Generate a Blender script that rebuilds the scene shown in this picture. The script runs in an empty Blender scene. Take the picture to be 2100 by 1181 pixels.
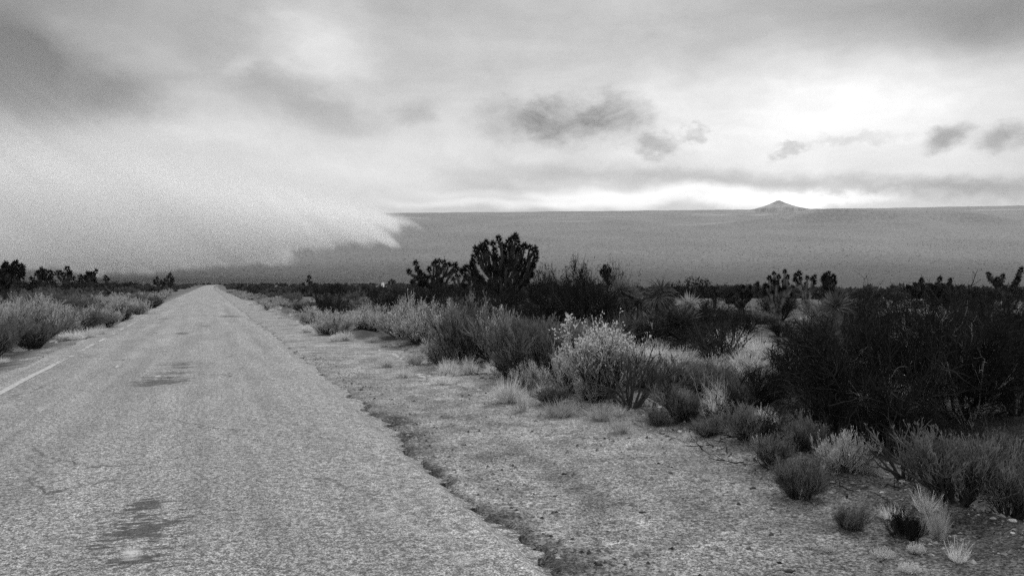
import bpy, math, random
import numpy as np
from mathutils import Vector

sc = bpy.context.scene
COL = sc.collection
F = 1648.0            # focal length in photo pixels (photo is 2100 wide)
CAMH = 1.55
HAZE = 0.00003
SHOWER = 0.013
HY = 583.0            # photo row of the level line
A = math.atan2(625, 1648)
CA, SA = math.cos(A), math.sin(A)

# ------------------------------------------------------------------ numpy helpers
def hash2(ix, iy, seed):
    h = (ix.astype(np.int64) * 374761393 + iy.astype(np.int64) * 668265263 + seed * 1442695041) & 0x7fffffff
    h = ((h ^ (h >> 13)) * 1274126177) & 0x7fffffff
    h = ((h ^ (h >> 16)) * 668265263) & 0x7fffffff
    return ((h ^ (h >> 15)) & 0xffff) / 65535.0

def vnoise(x, y, seed=0):
    x = np.asarray(x, float); y = np.asarray(y, float)
    ix = np.floor(x); iy = np.floor(y)
    fx = x - ix; fy = y - iy
    ux = fx * fx * (3 - 2 * fx); uy = fy * fy * (3 - 2 * fy)
    a = hash2(ix, iy, seed); b = hash2(ix + 1, iy, seed)
    c = hash2(ix, iy + 1, seed); d = hash2(ix + 1, iy + 1, seed)
    return (a * (1 - ux) + b * ux) * (1 - uy) + (c * (1 - ux) + d * ux) * uy - 0.5

def fbm(x, y, seed=0, octv=4, rough=0.5):
    t = 0; amp = 1
    x = np.asarray(x, float); y = np.asarray(y, float)
    for k in range(octv):
        t = t + amp * vnoise(x, y, seed + k * 17)
        x = x * 2.03 + 11.3; y = y * 2.03 + 5.7; amp *= rough
    return t

def sstep(a, b, v):
    t = np.clip((np.asarray(v, float) - a) / (b - a), 0, 1)
    return t * t * (3 - 2 * t)

def road_c(s):
    return 0.75 * (np.maximum(np.asarray(s, float) - 260, 0) / 100) ** 2

def to_road(x, y):
    lat = x * CA + y * SA; s = -x * SA + y * CA
    return lat - road_c(s), s

def from_road(lat, s):
    l = lat + road_c(s)
    return l * CA - s * SA, l * SA + s * CA

def edge_r(s):
    s = np.asarray(s, float)
    return 1.86 + 0.15 * fbm(s * 0.9, s * 0 + 3, 5, 3) + 0.17 * vnoise(s * 5, s * 0 + 1, 9) + 0.09 * vnoise(s * 17, s * 0 + 1, 19)

def edge_l(s):
    s = np.asarray(s, float)
    return -3.25 + 0.25 * fbm(s * 0.5, s * 0 + 8, 15, 3) + 0.08 * vnoise(s * 5, s * 0 + 1, 29)

def T(x, y):
    """height of the desert (without the road bed)"""
    x = np.asarray(x, float); y = np.asarray(y, float)
    lat, s = to_road(x, y)
    d = np.hypot(x, y)
    off = sstep(2.2, 6, np.abs(lat + 0.7) - 2.5)
    near = 1 - sstep(300, 900, d)
    z = off * near * (0.30 * fbm(x / 9, y / 9, 3, 4) + 0.05 * fbm(x / 1.1, y / 1.1, 31, 2))
    azr = sstep(-0.15, 0.25, np.arctan2(x, np.maximum(y, 1e-3)))
    # low bank beside the shoulder, then a shallow wash
    ln = lat - 0.8 * sstep(3, 9, s) * (1 - sstep(14, 26, s))
    z = z + (0.10 * np.exp(-((ln - 4.6) / 0.5) ** 2) - 0.38 * np.exp(-((ln - 6.6) / 1.1) ** 2)) * (1 - sstep(22, 45, s)) * sstep(-4, 2, s)
    z = z - 0.075 * sstep(1.6, 1.8, lat) * (1 - sstep(2.3, 4.0, lat)) * (1 - 0.85 * sstep(8.5, 13, s)) * (1 - sstep(60, 120, s))
    z = z + 0.09 * fbm(x / 0.45, y / 0.45, 37, 3) * np.exp(-((ln - 4.9) / 0.9) ** 2) * (1 - sstep(16, 30, s))
    z = z - 0.10 * sstep(3.2, 4.5, -lat) * (1 - sstep(60, 160, s))
    # rise along the road, then the valley
    z = z + 1.15 * sstep(260, 520, d) * (1 - azr) * (1 - sstep(620, 1500, d))
    z = z - 3.2 * sstep(110, 420, d) * azr
    z = z - 12 * sstep(620, 1900, d) * (1 - 0.3 * azr)
    # long slope rising to the skyline
    pxs = np.clip(1050 + F * x / np.maximum(y, 50), -1200, 3200)
    pc = np.interp(pxs, [-1200, 0, 850, 1200, 1500, 1800, 2100, 3200], [452, 445, 436.5, 433, 430, 427, 421.5, 405])
    zc = (HY - pc) / F * 9500 + CAMH
    t = np.clip((y - 2300) / 7200, 0, 1)
    dome = (zc + 12) * (0.18 * t ** 2 + 0.82 * t ** 1.12)
    dome = dome - np.maximum(y - 9500, 0) * 0.16
    z = z + np.where(y > 2300, dome, 0)
    far = sstep(3000, 6000, y)
    z = z + np.where(y > 7500, 5 * fbm(x / 260, y / 900, 78, 3), 0)
    z = z + far * 9 * fbm(x / 900, y / 700, 77, 3) * (1 - sstep(8500, 9300, y))
    for (cx, cy, sx, sy, h) in ((2350, 7150, 480, 170, 50), (2900, 7150, 430, 200, 62), (3550, 7100, 560, 200, 62), (1850, 6800, 420, 120, 22), (2500, 6650, 300, 110, 22), (3250, 6700, 330, 120, 28), (3950, 6900, 380, 160, 48)):
        z = z + 1.5 * h * np.exp(-((x - cx) / sx) ** 2 - ((y - cy) / sy) ** 2)
    return z

def G(x, y):
    """ground surface incl. the lowered bed under the asphalt"""
    x = np.asarray(x, float); y = np.asarray(y, float)
    lat, s = to_road(x, y)
    inside = sstep(-0.12, 0.06, edge_r(s) - 0.02 - lat) * sstep(-0.12, 0.06, lat - edge_l(s) - 0.02) * (s > -14) * (s < 640)
    return T(x, y) - 0.30 * inside * sstep(80, 200, s) - 0.09 * inside

def at(px, py, zoff=0.0):
    """world point where the photo pixel meets the ground"""
    dx = (px - 1050) / F; dz = (HY - py) / F
    y = CAMH / max(-dz, 1e-4)
    ys = np.geomspace(2.0, 2000, 4000)
    h = CAMH + dz * ys - T(dx * ys, ys)
    k = np.argmax(h < 0) if (h < 0).any() else len(ys) - 1
    y = float(ys[k])
    return dx * y, y, float(T(dx * y, y))

# ------------------------------------------------------------------ mesh helpers
def make_mesh(name, V, Q, smooth=False, mat=None):
    V = np.asarray(V, np.float32).reshape(-1, 3)
    Q = np.asarray(Q, np.int32)
    k = Q.shape[1]
    me = bpy.data.meshes.new(name)
    me.vertices.add(len(V)); me.vertices.foreach_set('co', V.ravel())
    me.loops.add(Q.size); me.loops.foreach_set('vertex_index', Q.ravel())
    me.polygons.add(len(Q)); me.polygons.foreach_set('loop_start', np.arange(0, Q.size, k, dtype=np.int32))
    me.update(calc_edges=True)
    me.polygons.foreach_set('use_smooth', np.full(len(Q), smooth))
    if mat: me.materials.append(mat)
    return me

def attr(me, name, vals):
    a = me.attributes.new(name, 'FLOAT', 'POINT')
    a.data.foreach_set('value', np.asarray(vals, np.float32).ravel())

class MB:
    def __init__(self): self.V = []; self.Q = []; self.n = 0
    def add(self, V, Q):
        V = np.asarray(V, float).reshape(-1, 3); Q = np.asarray(Q, int).reshape(-1, 4)
        self.V.append(V); self.Q.append(Q + self.n); self.n += len(V)
    def mesh(self, name, mat, smooth=False):
        return make_mesh(name, np.concatenate(self.V), np.concatenate(self.Q), smooth, mat)
    def norm(self, k):
        self.V = [v * k for v in self.V]
    def arrays(self): return np.concatenate(self.V), np.concatenate(self.Q)

def fit(*mbs, q=0.975):
    """scale a plant to one unit of radius and height"""
    V = np.concatenate([v for m in mbs for v in m.V])
    r = np.quantile(np.hypot(V[:, 0], V[:, 1]), 0.95); h = np.quantile(V[:, 2], q)
    for m in mbs: m.norm(np.array([1 / r, 1 / r, 1 / h]))

def unit(v): return v / np.maximum(np.linalg.norm(v, axis=-1, keepdims=True), 1e-9)

def rdir(R, n):
    v = R.normal(size=(n, 3)); return unit(v)

def grow(R, P, D, L, ns, wander=0.2, up=0.0):
    """N wandering shoots: points (N, ns+1, 3)"""
    n = len(P); pts = np.zeros((n, ns + 1, 3)); pts[:, 0] = P
    d = unit(D.copy()); st = np.broadcast_to(np.asarray(L, float) / ns, (n,))[:, None]
    for k in range(ns):
        d = unit(d + wander * R.normal(size=(n, 3)) + np.array([0, 0, up]))
        pts[:, k + 1] = pts[:, k] + d * st
    return pts

def spawn(R, pts, n, t0, t1, ang):
    """n child origins + directions along random parents"""
    N, S, _ = pts.shape
    i = R.integers(0, N, n); t = (t0 + (t1 - t0) * R.random(n)) * (S - 1)
    k = np.minimum(t.astype(int), S - 2); f = (t - k)[:, None]
    a = pts[i, k]; b = pts[i, k + 1]
    d = unit(b - a)
    s = unit(np.cross(d, rdir(R, n)))
    aa = np.radians(ang * (0.5 + 0.8 * R.random(n)))[:, None]
    return a * (1 - f) + b * f, unit(d * np.cos(aa) + s * np.sin(aa))

def tubes(mb, pts, rad, k=4):
    N, S, _ = pts.shape
    rad = np.broadcast_to(rad, (N, S))
    d = np.zeros_like(pts); d[:, 1:-1] = pts[:, 2:] - pts[:, :-2]; d[:, 0] = pts[:, 1] - pts[:, 0]; d[:, -1] = pts[:, -1] - pts[:, -2]
    d = unit(d)
    ref = np.array([0.31, 0.87, 0.38])
    u = unit(np.cross(d, ref)); w = np.cross(d, u)
    th = np.arange(k) * 2 * np.pi / k
    ring = pts[:, :, None] + rad[:, :, None, None] * (u[:, :, None] * np.cos(th)[:, None] + w[:, :, None] * np.sin(th)[:, None])
    idx = np.arange(N * S * k).reshape(N, S, k)
    q = np.stack([idx[:, :-1], np.roll(idx[:, :-1], -1, 2), np.roll(idx[:, 1:], -1, 2), idx[:, 1:]], -1)
    mb.add(ring, q)

def ribbons(R, mb, pts, w):
    N, S, _ = pts.shape
    w = np.broadcast_to(w, (N, S))
    d = unit(pts[:, -1] - pts[:, 0]); u = unit(np.cross(d, rdir(R, N)))[:, None]
    l = pts - u * w[:, :, None] * 0.5; r = pts + u * w[:, :, None] * 0.5
    V = np.stack([l, r], 2)
    idx = np.arange(N * S * 2).reshape(N, S, 2)
    q = np.stack([idx[:, :-1, 0], idx[:, :-1, 1], idx[:, 1:, 1], idx[:, 1:, 0]], -1)
    mb.add(V, q)

def leaves(R, mb, P, D, L, W):
    n = len(P); D = unit(D); u = unit(np.cross(D, rdir(R, n)))
    L = np.broadcast_to(np.asarray(L, float), (n,))[:, None]; W = np.broadcast_to(np.asarray(W, float), (n,))[:, None]
    V = np.stack([P, P + D * L * 0.5 + u * W * 0.5, P + D * L, P + D * L * 0.5 - u * W * 0.5], 1)
    mb.add(V, np.arange(n * 4).reshape(n, 4))

# ------------------------------------------------------------------ node helpers
class NT:
    def __init__(self, tree): self.t = tree; tree.nodes.clear()
    def n(self, typ, **kw):
        nd = self.t.nodes.new(typ)
        for k, v in kw.items(): setattr(nd, k, v)
        return nd
    def put(self, sock, v):
        if hasattr(v, 'is_linked') or isinstance(v, bpy.types.NodeSocket): self.t.links.new(v, sock)
        elif isinstance(v, (tuple, list)) or v is not None: sock.default_value = v
    def m(self, op, a, b=None, c=None, clamp=False):
        nd = self.n('ShaderNodeMath', operation=op); nd.use_clamp = clamp
        for i, v in enumerate((a, b, c)):
            if v is not None: self.put(nd.inputs[i], v)
        return nd.outputs[0]
    def ramp(self, v, a, b, lo=0.0, hi=1.0, smooth=True):
        nd = self.n('ShaderNodeMapRange', interpolation_type='SMOOTHSTEP' if smooth else 'LINEAR')
        for i, x in enumerate((v, a, b, lo, hi)): self.put(nd.inputs[i], x)
        return nd.outputs[0]
    def noise(self, vec, scale, detail=3, rough=0.5, dist=0.0, dims='3D'):
        nd = self.n('ShaderNodeTexNoise', noise_dimensions=dims)
        if vec is not None: self.put(nd.inputs['Vector'], vec)
        nd.inputs['Scale'].default_value = scale; nd.inputs['Detail'].default_value = detail
        nd.inputs['Roughness'].default_value = rough; nd.inputs['Distortion'].default_value = dist
        return nd
    def mapping(self, vec, loc=(0, 0, 0), rot=(0, 0, 0), scale=(1, 1, 1), typ='POINT'):
        nd = self.n('ShaderNodeMapping', vector_type=typ)
        self.put(nd.inputs[0], vec); nd.inputs[1].default_value = loc; nd.inputs[2].default_value = rot; nd.inputs[3].default_value = scale
        return nd.outputs[0]
    def mix(self, f, a, b):
        return self.m('ADD', self.m('MULTIPLY', a, self.m('SUBTRACT', 1.0, f)), self.m('MULTIPLY', b, f))
    def grey(self, v):
        nd = self.n('ShaderNodeCombineColor')
        for i in range(3): self.put(nd.inputs[i], v)
        return nd.outputs[0]
    def attr(self, name):
        nd = self.n('ShaderNodeAttribute', attribute_name=name); return nd.outputs['Fac']

def new_mat(name):
    m = bpy.data.materials.new(name); m.use_nodes = True
    return m, NT(m.node_tree)

def finish(t, colour, rough=0.9, bump=None, spec=0.2, transl=0.0):
    b = t.n('ShaderNodeBsdfPrincipled'); t.put(b.inputs['Base Color'], t.grey(colour))
    t.put(b.inputs['Roughness'], rough); b.inputs['Specular IOR Level'].default_value = spec
    if bump is not None: t.t.links.new(bump, b.inputs['Normal'])
    out = t.n('ShaderNodeOutputMaterial'); sh = b.outputs[0]
    if transl:
        tr = t.n('ShaderNodeBsdfTranslucent'); t.put(tr.inputs[0], t.grey(colour))
        mx = t.n('ShaderNodeMixShader'); mx.inputs[0].default_value = transl
        t.t.links.new(sh, mx.inputs[1]); t.t.links.new(tr.outputs[0], mx.inputs[2]); sh = mx.outputs[0]
    t.t.links.new(sh, out.inputs[0])

def plant_mat(name, v, spread=0.5, transl=0.25, nscale=3.0, rough=0.8):
    m, t = new_mat(name)
    oi = t.n('ShaderNodeObjectInfo')
    tc = t.n('ShaderNodeTexCoord')
    nz = t.noise(tc.outputs['Object'], nscale, 3, 0.6)
    k = t.m('MULTIPLY_ADD', oi.outputs['Random'], spread * 0.8, 1 - spread * 0.4)
    k2 = t.ramp(nz.outputs[0], 0.3, 0.7, 1 - spread, 1 + spread)
    finish(t, t.m('MULTIPLY', t.m('MULTIPLY', k, k2), v), rough, None, 0.06, transl)
    return m

M = {}
M['stem'] = plant_mat('woody_stem', 0.045, 0.4, 0.0)
M['dead'] = plant_mat('dead_wood', 0.035, 0.4, 0.0)
M['sage'] = plant_mat('grey_foliage', 0.36, 0.45, 0.3)
M['sage_dark'] = plant_mat('dull_foliage', 0.14, 0.5, 0.3)
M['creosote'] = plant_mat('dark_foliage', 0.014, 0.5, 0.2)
M['seed'] = plant_mat('lit_tips', 0.54, 0.35, 0.3)  # tip leaves paler than the foliage: light on the tips put into colour
M['flower'] = plant_mat('pale_flower', 0.62, 0.25, 0.35)
M['straw'] = plant_mat('straw', 0.62, 0.35, 0.35)
M['white_tuft'] = plant_mat('white_tuft', 0.55, 0.2, 0.3)
M['yucca'] = plant_mat('yucca_leaf', 0.10, 0.5, 0.1)
M['skirt'] = plant_mat('dead_leaf', 0.10, 0.5, 0.05)
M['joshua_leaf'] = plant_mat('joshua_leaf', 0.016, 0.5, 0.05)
M['dry_twig'] = plant_mat('dry_twig', 0.30, 0.4, 0.0)
M['pale_bark'] = plant_mat('pale_shaggy_bark', 0.085, 0.6, 0.0)
M['joshua_bark'] = plant_mat('joshua_bark', 0.035, 0.6, 0.0)
M['slope_scrub'] = plant_mat('slope_scrub', 0.085, 0.85, 0.0, 0.05)
M['far_scrub'] = plant_mat('far_scrub', 0.05, 0.5, 0.1, 0.08)

def stone_mat(name, v):
    m, t = new_mat(name)
    tc = t.n('ShaderNodeTexCoord'); oi = t.n('ShaderNodeObjectInfo')
    nz = t.noise(tc.outputs['Object'], 4.0, 6, 0.65)
    b = t.n('ShaderNodeBump'); b.inputs['Strength'].default_value = 0.5; b.inputs['Distance'].default_value = 0.1
    t.put(b.inputs['Height'], nz.outputs[0])
    finish(t, t.m('MULTIPLY', t.ramp(nz.outputs[0], 0.3, 0.7, 0.7 * v, 1.2 * v), t.m('MULTIPLY_ADD', oi.outputs['Random'], 0.5, 0.75)), 0.9, b.outputs[0])
    return m
M['gravel'] = plant_mat('loose_gravel', 0.26, 0.9, 0.0, 9.0)
M['pale_stone'] = stone_mat('pale_stone', 0.50)
M['dark_stone'] = stone_mat('dark_stone', 0.05)
M['white_paint'] = stone_mat('white_panel', 0.8)
M['post'] = stone_mat('weathered_post', 0.08)

# ------------------------------------------------------------------ object helpers
def tag(o, label=None, cat=None, group=None, kind=None):
    if label: o['label'] = label
    if cat: o['category'] = cat
    if group: o['group'] = group
    if kind: o['kind'] = kind
    return o

def obj(name, me, parent=None):
    o = bpy.data.objects.new(name, me); COL.objects.link(o)
    if parent is not None: o.parent = parent
    return o

def empty(name, loc, scale=(1, 1, 1), rz=0.0):
    o = bpy.data.objects.new(name, None); COL.objects.link(o)
    o.location = loc; o.scale = scale; o.rotation_euler = (0, 0, rz); o.empty_display_size = 0.2
    return o

# ------------------------------------------------------------------ camera
cam = bpy.data.cameras.new('camera'); co = bpy.data.objects.new('camera', cam); COL.objects.link(co)
cam.sensor_width = 36; cam.lens = 36 * F / 2100; cam.clip_start = 0.1; cam.clip_end = 60000
co.location = (0, 0, CAMH)
co.rotation_euler = (math.radians(90) - math.atan((590.5 - HY) / F), 0, 0)
sc.camera = co
vs = sc.view_settings
vs.view_transform = 'Standard'; vs.look = 'None'; vs.gamma = 1; vs.exposure = 0.0; vs.use_curve_mapping = False

# ------------------------------------------------------------------ sky and sun
SUN_AZ, SUN_EL = 30.0, 46.0
w = bpy.data.worlds.new('World'); sc.world = w; w.use_nodes = True
t = NT(w.node_tree)
tc = t.n('ShaderNodeTexCoord')
DIR = tc.outputs['Generated']
sky = t.n('ShaderNodeTexSky', sky_type='NISHITA'); sky.sun_disc = False
sky.sun_elevation = math.radians(SUN_EL); sky.sun_rotation = math.radians(SUN_AZ)
sky.air_density = 1.2; sky.dust_density = 3.0
bw = t.n('ShaderNodeRGBToBW'); t.put(bw.inputs[0], sky.outputs[0])
sep = t.n('ShaderNodeSeparateXYZ'); t.put(sep.inputs[0], DIR)
az = t.m('DEGREES', t.m('ARCTAN2', sep.outputs[0], sep.outputs[1])) if False else t.m('MULTIPLY', t.m('ARCTAN2', sep.outputs[0], sep.outputs[1]), 57.29578)
el = t.m('MULTIPLY', t.m('ARCSINE', sep.outputs[2]), 57.29578)
cmb = t.n('ShaderNodeCombineXYZ'); t.put(cmb.inputs[0], az); t.put(cmb.inputs[1], el)
POS = cmb.outputs[0]

def vadd(a, b, s):
    sub = t.n('ShaderNodeVectorMath', operation='SUBTRACT'); t.put(sub.inputs[0], b); sub.inputs[1].default_value = (0.5, 0.5, 0.5)
    mul = t.n('ShaderNodeVectorMath', operation='MULTIPLY'); t.put(mul.inputs[0], sub.outputs[0]); mul.inputs[1].default_value = s
    ad = t.n('ShaderNodeVectorMath', operation='ADD'); t.put(ad.inputs[0], a); t.put(ad.inputs[1], mul.outputs[0])
    return ad.outputs[0]
soft = t.noise(t.mapping(POS, scale=(0.10, 0.20, 1)), 1.0, 4, 0.5)
fine = t.noise(t.mapping(POS, loc=(3, 7, 0), scale=(0.55, 0.85, 1)), 1.0, 6, 0.62)
P1 = vadd(POS, soft.outputs['Color'], (9, 5, 0))          # broad, lazy edges
P3 = vadd(vadd(POS, soft.outputs['Color'], (4, 2, 0)), fine.outputs['Color'], (2.4, 1.5, 0))      # billowed edges
P2 = vadd(vadd(POS, soft.outputs['Color'], (2, 1, 0)), fine.outputs['Color'], (4.6, 2.9, 0))    # torn edges

tn = t.noise(t.mapping(P1, loc=(1, 2, 0), scale=(0.5, 0.9, 1)), 1.0, 7, 0.66)
TORN = t.ramp(tn.outputs[0], 0.27, 0.70, 0.45, 1.25, False)
def ang(px, py):
    dx = (px - 1050) / F
    return math.degrees(math.atan(dx)), math.degrees(math.atan((HY - py) / F / math.hypot(1, dx)))

def blob(P, px, py, sx, sy, amp, rot=0.0, sharp=False):
    a, e = ang(px, py); a2, _ = ang(px + 10, py); _, e2 = ang(px, py - 10)
    v = t.mapping(P, loc=(a, e, 0), rot=(0, 0, math.radians(rot)), scale=(abs(a2 - a) / 10 * sx, abs(e2 - e) / 10 * sy, 1), typ='TEXTURE')
    g = t.n('ShaderNodeTexGradient', gradient_type='SPHERICAL'); t.put(g.inputs[0], v)
    f = t.ramp(g.outputs[1], 0.0, 0.8 if sharp else 1.0)
    if P is P2: f = t.m('MULTIPLY', f, TORN)
    return t.m('MULTIPLY', f, amp)

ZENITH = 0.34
SKY = [
 ('s', 1600, 275, 1200, 330, 0.44, -6), ('s', 1580, 265, 620, 190, 0.16, -8), ('s', 1750, 215, 380, 130, 0.16, 0),
 ('s', 1950, 20, 900, 180, -0.26, -4), ('m', 2080, 60, 330, 120, -0.10, -4), ('s', 1300, 130, 520, 150, -0.07, -4),
 ('s', -60, 220, 460, 640, -0.30, 0), ('s', 200, -30, 800, 160, -0.08, 0), ('m', 140, 180, 300, 130, -0.20, 0, True), ('m', 270, 200, 130, 70, -0.10, 0, True), ('m', 0, 90, 160, 110, -0.08, 0, True),
 ('m', 650, 75, 180, 150, 0.26, 0), ('m', 700, 140, 130, 90, 0.10, 0), ('m', 490, 128, 60, 30, 0.14, 20),
 ('m', 590, 190, 190, 90, -0.13, -8, True), ('m', 700, 235, 150, 60, -0.14, -8, True), ('m', 420, 265, 260, 50, 0.12, 4),
 ('s', 560, 360, 640, 300, 0.20, 0), ('s', 150, 400, 500, 260, 0.12, 0), ('m', 950, 310, 260, 40, 0.06, 0),
 ('f', 1150, 245, 140, 75, -0.32, 0, True), ('f', 1265, 235, 110, 70, -0.38, 0, True), ('f', 1350, 298, 70, 38, -0.50, 0, True),
 ('f', 1050, 250, 130, 70, -0.2, 0, True), ('m', 852, 235, 62, 36, -0.20, 0, True),
 ('m', 1200, 255, 250, 62, -0.16, 0), ('m', 1925, 292, 78, 32, -0.62, 14, True), ('m', 2055, 290, 85, 34, -0.50, 4, True), ('f', 1740, 290, 150, 18, -0.26, 0, True), ('f', 1620, 303, 40, 22, -0.5, 0, True), ('f', 1428, 268, 40, 22, -0.4, 24, True),
 ('m', 1150, 352, 330, 30, -0.16, 0), ('m', 1480, 366, 380, 30, -0.32, -3), ('m', 1760, 386, 330, 32, -0.40, -3), ('m', 2060, 394, 360, 46, -0.42, -2),
 ('s', 1330, 404, 600, 32, 0.62, 0), ('m', 1650, 410, 340, 22, 0.55, 0), ('s', 1150, 430, 520, 20, 0.45, 0),
 ('s', 760, 360, 480, 170, 0.15, 0), ('m', 990, 388, 190, 50, -0.12, -20), ('m', 1060, 400, 90, 34, -0.10, -25),
]
base = t.ramp(el, 0, 26, 0.50, 0.47)
total = base
for b in SKY: total = t.m('ADD', total, blob({'s': P1, 'f': P2, 'm': P3}[b[0]], *b[1:]))
# wisps and mottling of the cloud base
mott = t.noise(t.mapping(POS, rot=(0, 0, math.radians(-14)), scale=(0.045, 0.17, 1)), 1.0, 7, 0.58, 0.6)
total = t.m('MULTIPLY', total, t.ramp(mott.outputs[0], 0.25, 0.75, 0.82, 1.18, False))
mott2 = t.noise(t.mapping(P1, loc=(11, 5, 0), scale=(0.35, 0.6, 1)), 1.0, 6, 0.6)
total = t.m('MULTIPLY', total, t.ramp(mott2.outputs[0], 0.3, 0.7, 0.93, 1.07, False))
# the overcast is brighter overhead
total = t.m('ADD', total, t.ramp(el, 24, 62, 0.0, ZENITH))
total = t.m('ADD', total, t.ramp(sep.outputs[1], 0.1, -0.6, 0.0, 0.55))     # unseen sky behind the camera, brightened as added front fill
total = t.m('MAXIMUM', total, 0.12)
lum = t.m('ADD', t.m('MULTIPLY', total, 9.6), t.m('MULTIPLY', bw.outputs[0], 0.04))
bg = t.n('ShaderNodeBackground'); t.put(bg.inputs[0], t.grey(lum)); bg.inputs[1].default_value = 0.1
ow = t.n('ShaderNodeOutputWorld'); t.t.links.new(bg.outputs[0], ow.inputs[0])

sl = bpy.data.lights.new('sun', 'SUN'); sl.energy = 2.3; sl.angle = math.radians(8); sl.color = (1, 1, 1)
so = bpy.data.objects.new('sun', sl); COL.objects.link(so)
sv = Vector((math.sin(math.radians(SUN_AZ)) * math.cos(math.radians(SUN_EL)), math.cos(math.radians(SUN_AZ)) * math.cos(math.radians(SUN_EL)), math.sin(math.radians(SUN_EL))))
so.rotation_euler = sv.to_track_quat('Z', 'Y').to_euler(); so.location = (0, 0, 60)
# ------------------------------------------------------------------ ground
def build_ground():
    th = np.concatenate([np.linspace(-180, -47, 60, endpoint=False), np.linspace(-47, 47, 760), np.linspace(47, 180, 60, endpoint=False)[1:]])
    th = np.radians(th)
    r = np.concatenate([np.geomspace(0.6, 2600, 520, endpoint=False), np.linspace(2600, 12500, 170)])
    RR, TH = np.meshgrid(r, th, indexing='ij')
    X = RR * np.sin(TH); Y = RR * np.cos(TH)
    Z = G(X, Y)
    lat, s = to_road(X, Y)
    nr, nt = RR.shape
    idx = np.arange(nr * nt).reshape(nr, nt)
    nx = np.roll(idx, -1, 1)
    q = np.stack([idx[:-1], idx[1:], nx[1:], nx[:-1]], -1).reshape(-1, 4)
    V = np.stack([X, Y, Z], -1).reshape(-1, 3)
    # hub under the camera
    q = np.concatenate([q, [[idx[0, i], idx[0, (i + 1) % nt], len(V), len(V)] for i in range(0)]]) if False else q
    me = make_mesh('ground', V, q, True, M['ground'])
    d = RR
    # pale gravel of the shoulders, mottled soil between the plants
    wob = 0.7 * fbm(X / 2.2, Y / 2.2, 41, 4)
    ln = lat - 0.8 * sstep(3, 9, s) * (1 - sstep(14, 26, s))
    shoulder = sstep(1.2, 2.0, lat) * (1 - sstep(3.2 - 0.3 * (1 - sstep(3, 8, s)), 4.5 - 0.3 * (1 - sstep(3, 8, s)), ln + wob)) * (s > -20) * (1 - sstep(300, 600, s))
    shoulder = np.maximum(shoulder, 0.7 * sstep(2.4, 3.3, -lat) * (1 - sstep(3.5, 4.3, -lat + wob)))
    attr(me, 'shoulder', shoulder)
    attr(me, 'far', sstep(22, 160, d) * (1 - 0.9 * shoulder))
    # damp dark soil against the broken asphalt edge, wheel ruts in the shoulder
    e = lat - edge_r(s)
    wid = 0.07 + 0.42 * np.clip(fbm(s * 0.8, s * 0 + 2, 51, 3) + 0.35, 0, 1) * (1 - 0.6 * sstep(6, 14, s))
    damp = (1 - sstep(wid * 0.4, wid * 2.2, e)) * sstep(-0.3, -0.1, e) * (1 - sstep(9, 13, s)) * (0.65 + 0.7 * fbm(X * 3, Y * 3, 8, 3))
    rut = np.exp(-((lat - 2.75 - 0.12 * fbm(s * 0.4, s * 0, 61, 2)) / 0.13) ** 2) * sstep(0.0, 0.25, fbm(s * 0.7, lat * 0.8, 62, 3) + 0.12) * (1 - sstep(9, 13, s)) * sstep(4.5, 6, s) * 0.34
    attr(me, 'damp', np.clip(damp + rut, 0, 1))
    # bands across the distant slope: thick scrub in the valley, bare streaks high up
    zz = Z
    band = 0.95 * (1 - sstep(2500, 4300, Y + 400 * fbm(X / 1600, Y / 900, 71, 3)))
    attr(me, 'band', band * sstep(200, 700, d))
    return obj('ground', me)

m, t = new_mat('desert_soil')
tc = t.n('ShaderNodeTexCoord'); O = tc.outputs['Object']
fine = t.noise(O, 24.0, 5, 0.85); grit = t.noise(O, 60.0, 3, 0.8); clod = t.noise(O, 2.6, 4, 0.7); mid = t.noise(O, 0.55, 5, 0.6)
peb = t.n('ShaderNodeTexVoronoi'); t.put(peb.inputs['Vector'], O); peb.inputs['Scale'].default_value = 26
soil = t.mix(t.attr('shoulder'), t.ramp(mid.outputs[0], 0.3, 0.7, 0.04, 0.12), t.ramp(mid.outputs[0], 0.25, 0.75, 0.24, 0.34))
soil = t.m('MULTIPLY', soil, t.ramp(clod.outputs[0], 0.35, 0.65, 0.62, 1.25, False))
soil = t.m('MULTIPLY', soil, t.ramp(fine.outputs[0], 0.38, 0.60, 0.35, 1.55, False))
soil = t.m('MULTIPLY', soil, t.ramp(grit.outputs[0], 0.42, 0.58, 0.35, 1.5, False))
soil = t.m('MULTIPLY', soil, t.m('SUBTRACT', 1.0, t.m('MULTIPLY', t.attr('damp'), 0.88)))
# far slope: countless bushes as dark specks on pale ground
sp1 = t.noise(t.mapping(O, scale=(0.035, 0.022, 0.0)), 1.0, 4, 0.7)
sp2 = t.noise(t.mapping(O, scale=(0.0016, 0.0010, 0.0)), 1.0, 4, 0.6)
stre = t.noise(t.mapping(O, loc=(3, 1, 0), scale=(0.0006, 0.0030, 0.0)), 1.0, 5, 0.65)
slope = t.ramp(sp1.outputs[0], 0.3, 0.7, 0.075, 0.19, False)
bush = t.n('ShaderNodeTexVoronoi'); t.put(bush.inputs['Vector'], t.mapping(O, scale=(0.07, 0.0036, 0.0))); bush.inputs['Scale'].default_value = 1.0
slope = t.m('MULTIPLY', slope, t.ramp(sp2.outputs[0], 0.3, 0.7, 0.85, 1.15))
sepo = t.n('ShaderNodeSeparateXYZ'); t.put(sepo.inputs[0], O)
high = t.ramp(sepo.outputs[1], 6000, 8600)
slope = t.m('ADD', slope, t.m('MULTIPLY', t.m('MULTIPLY', t.ramp(stre.outputs[0], 0.56, 0.68), high), 0.22))
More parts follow.
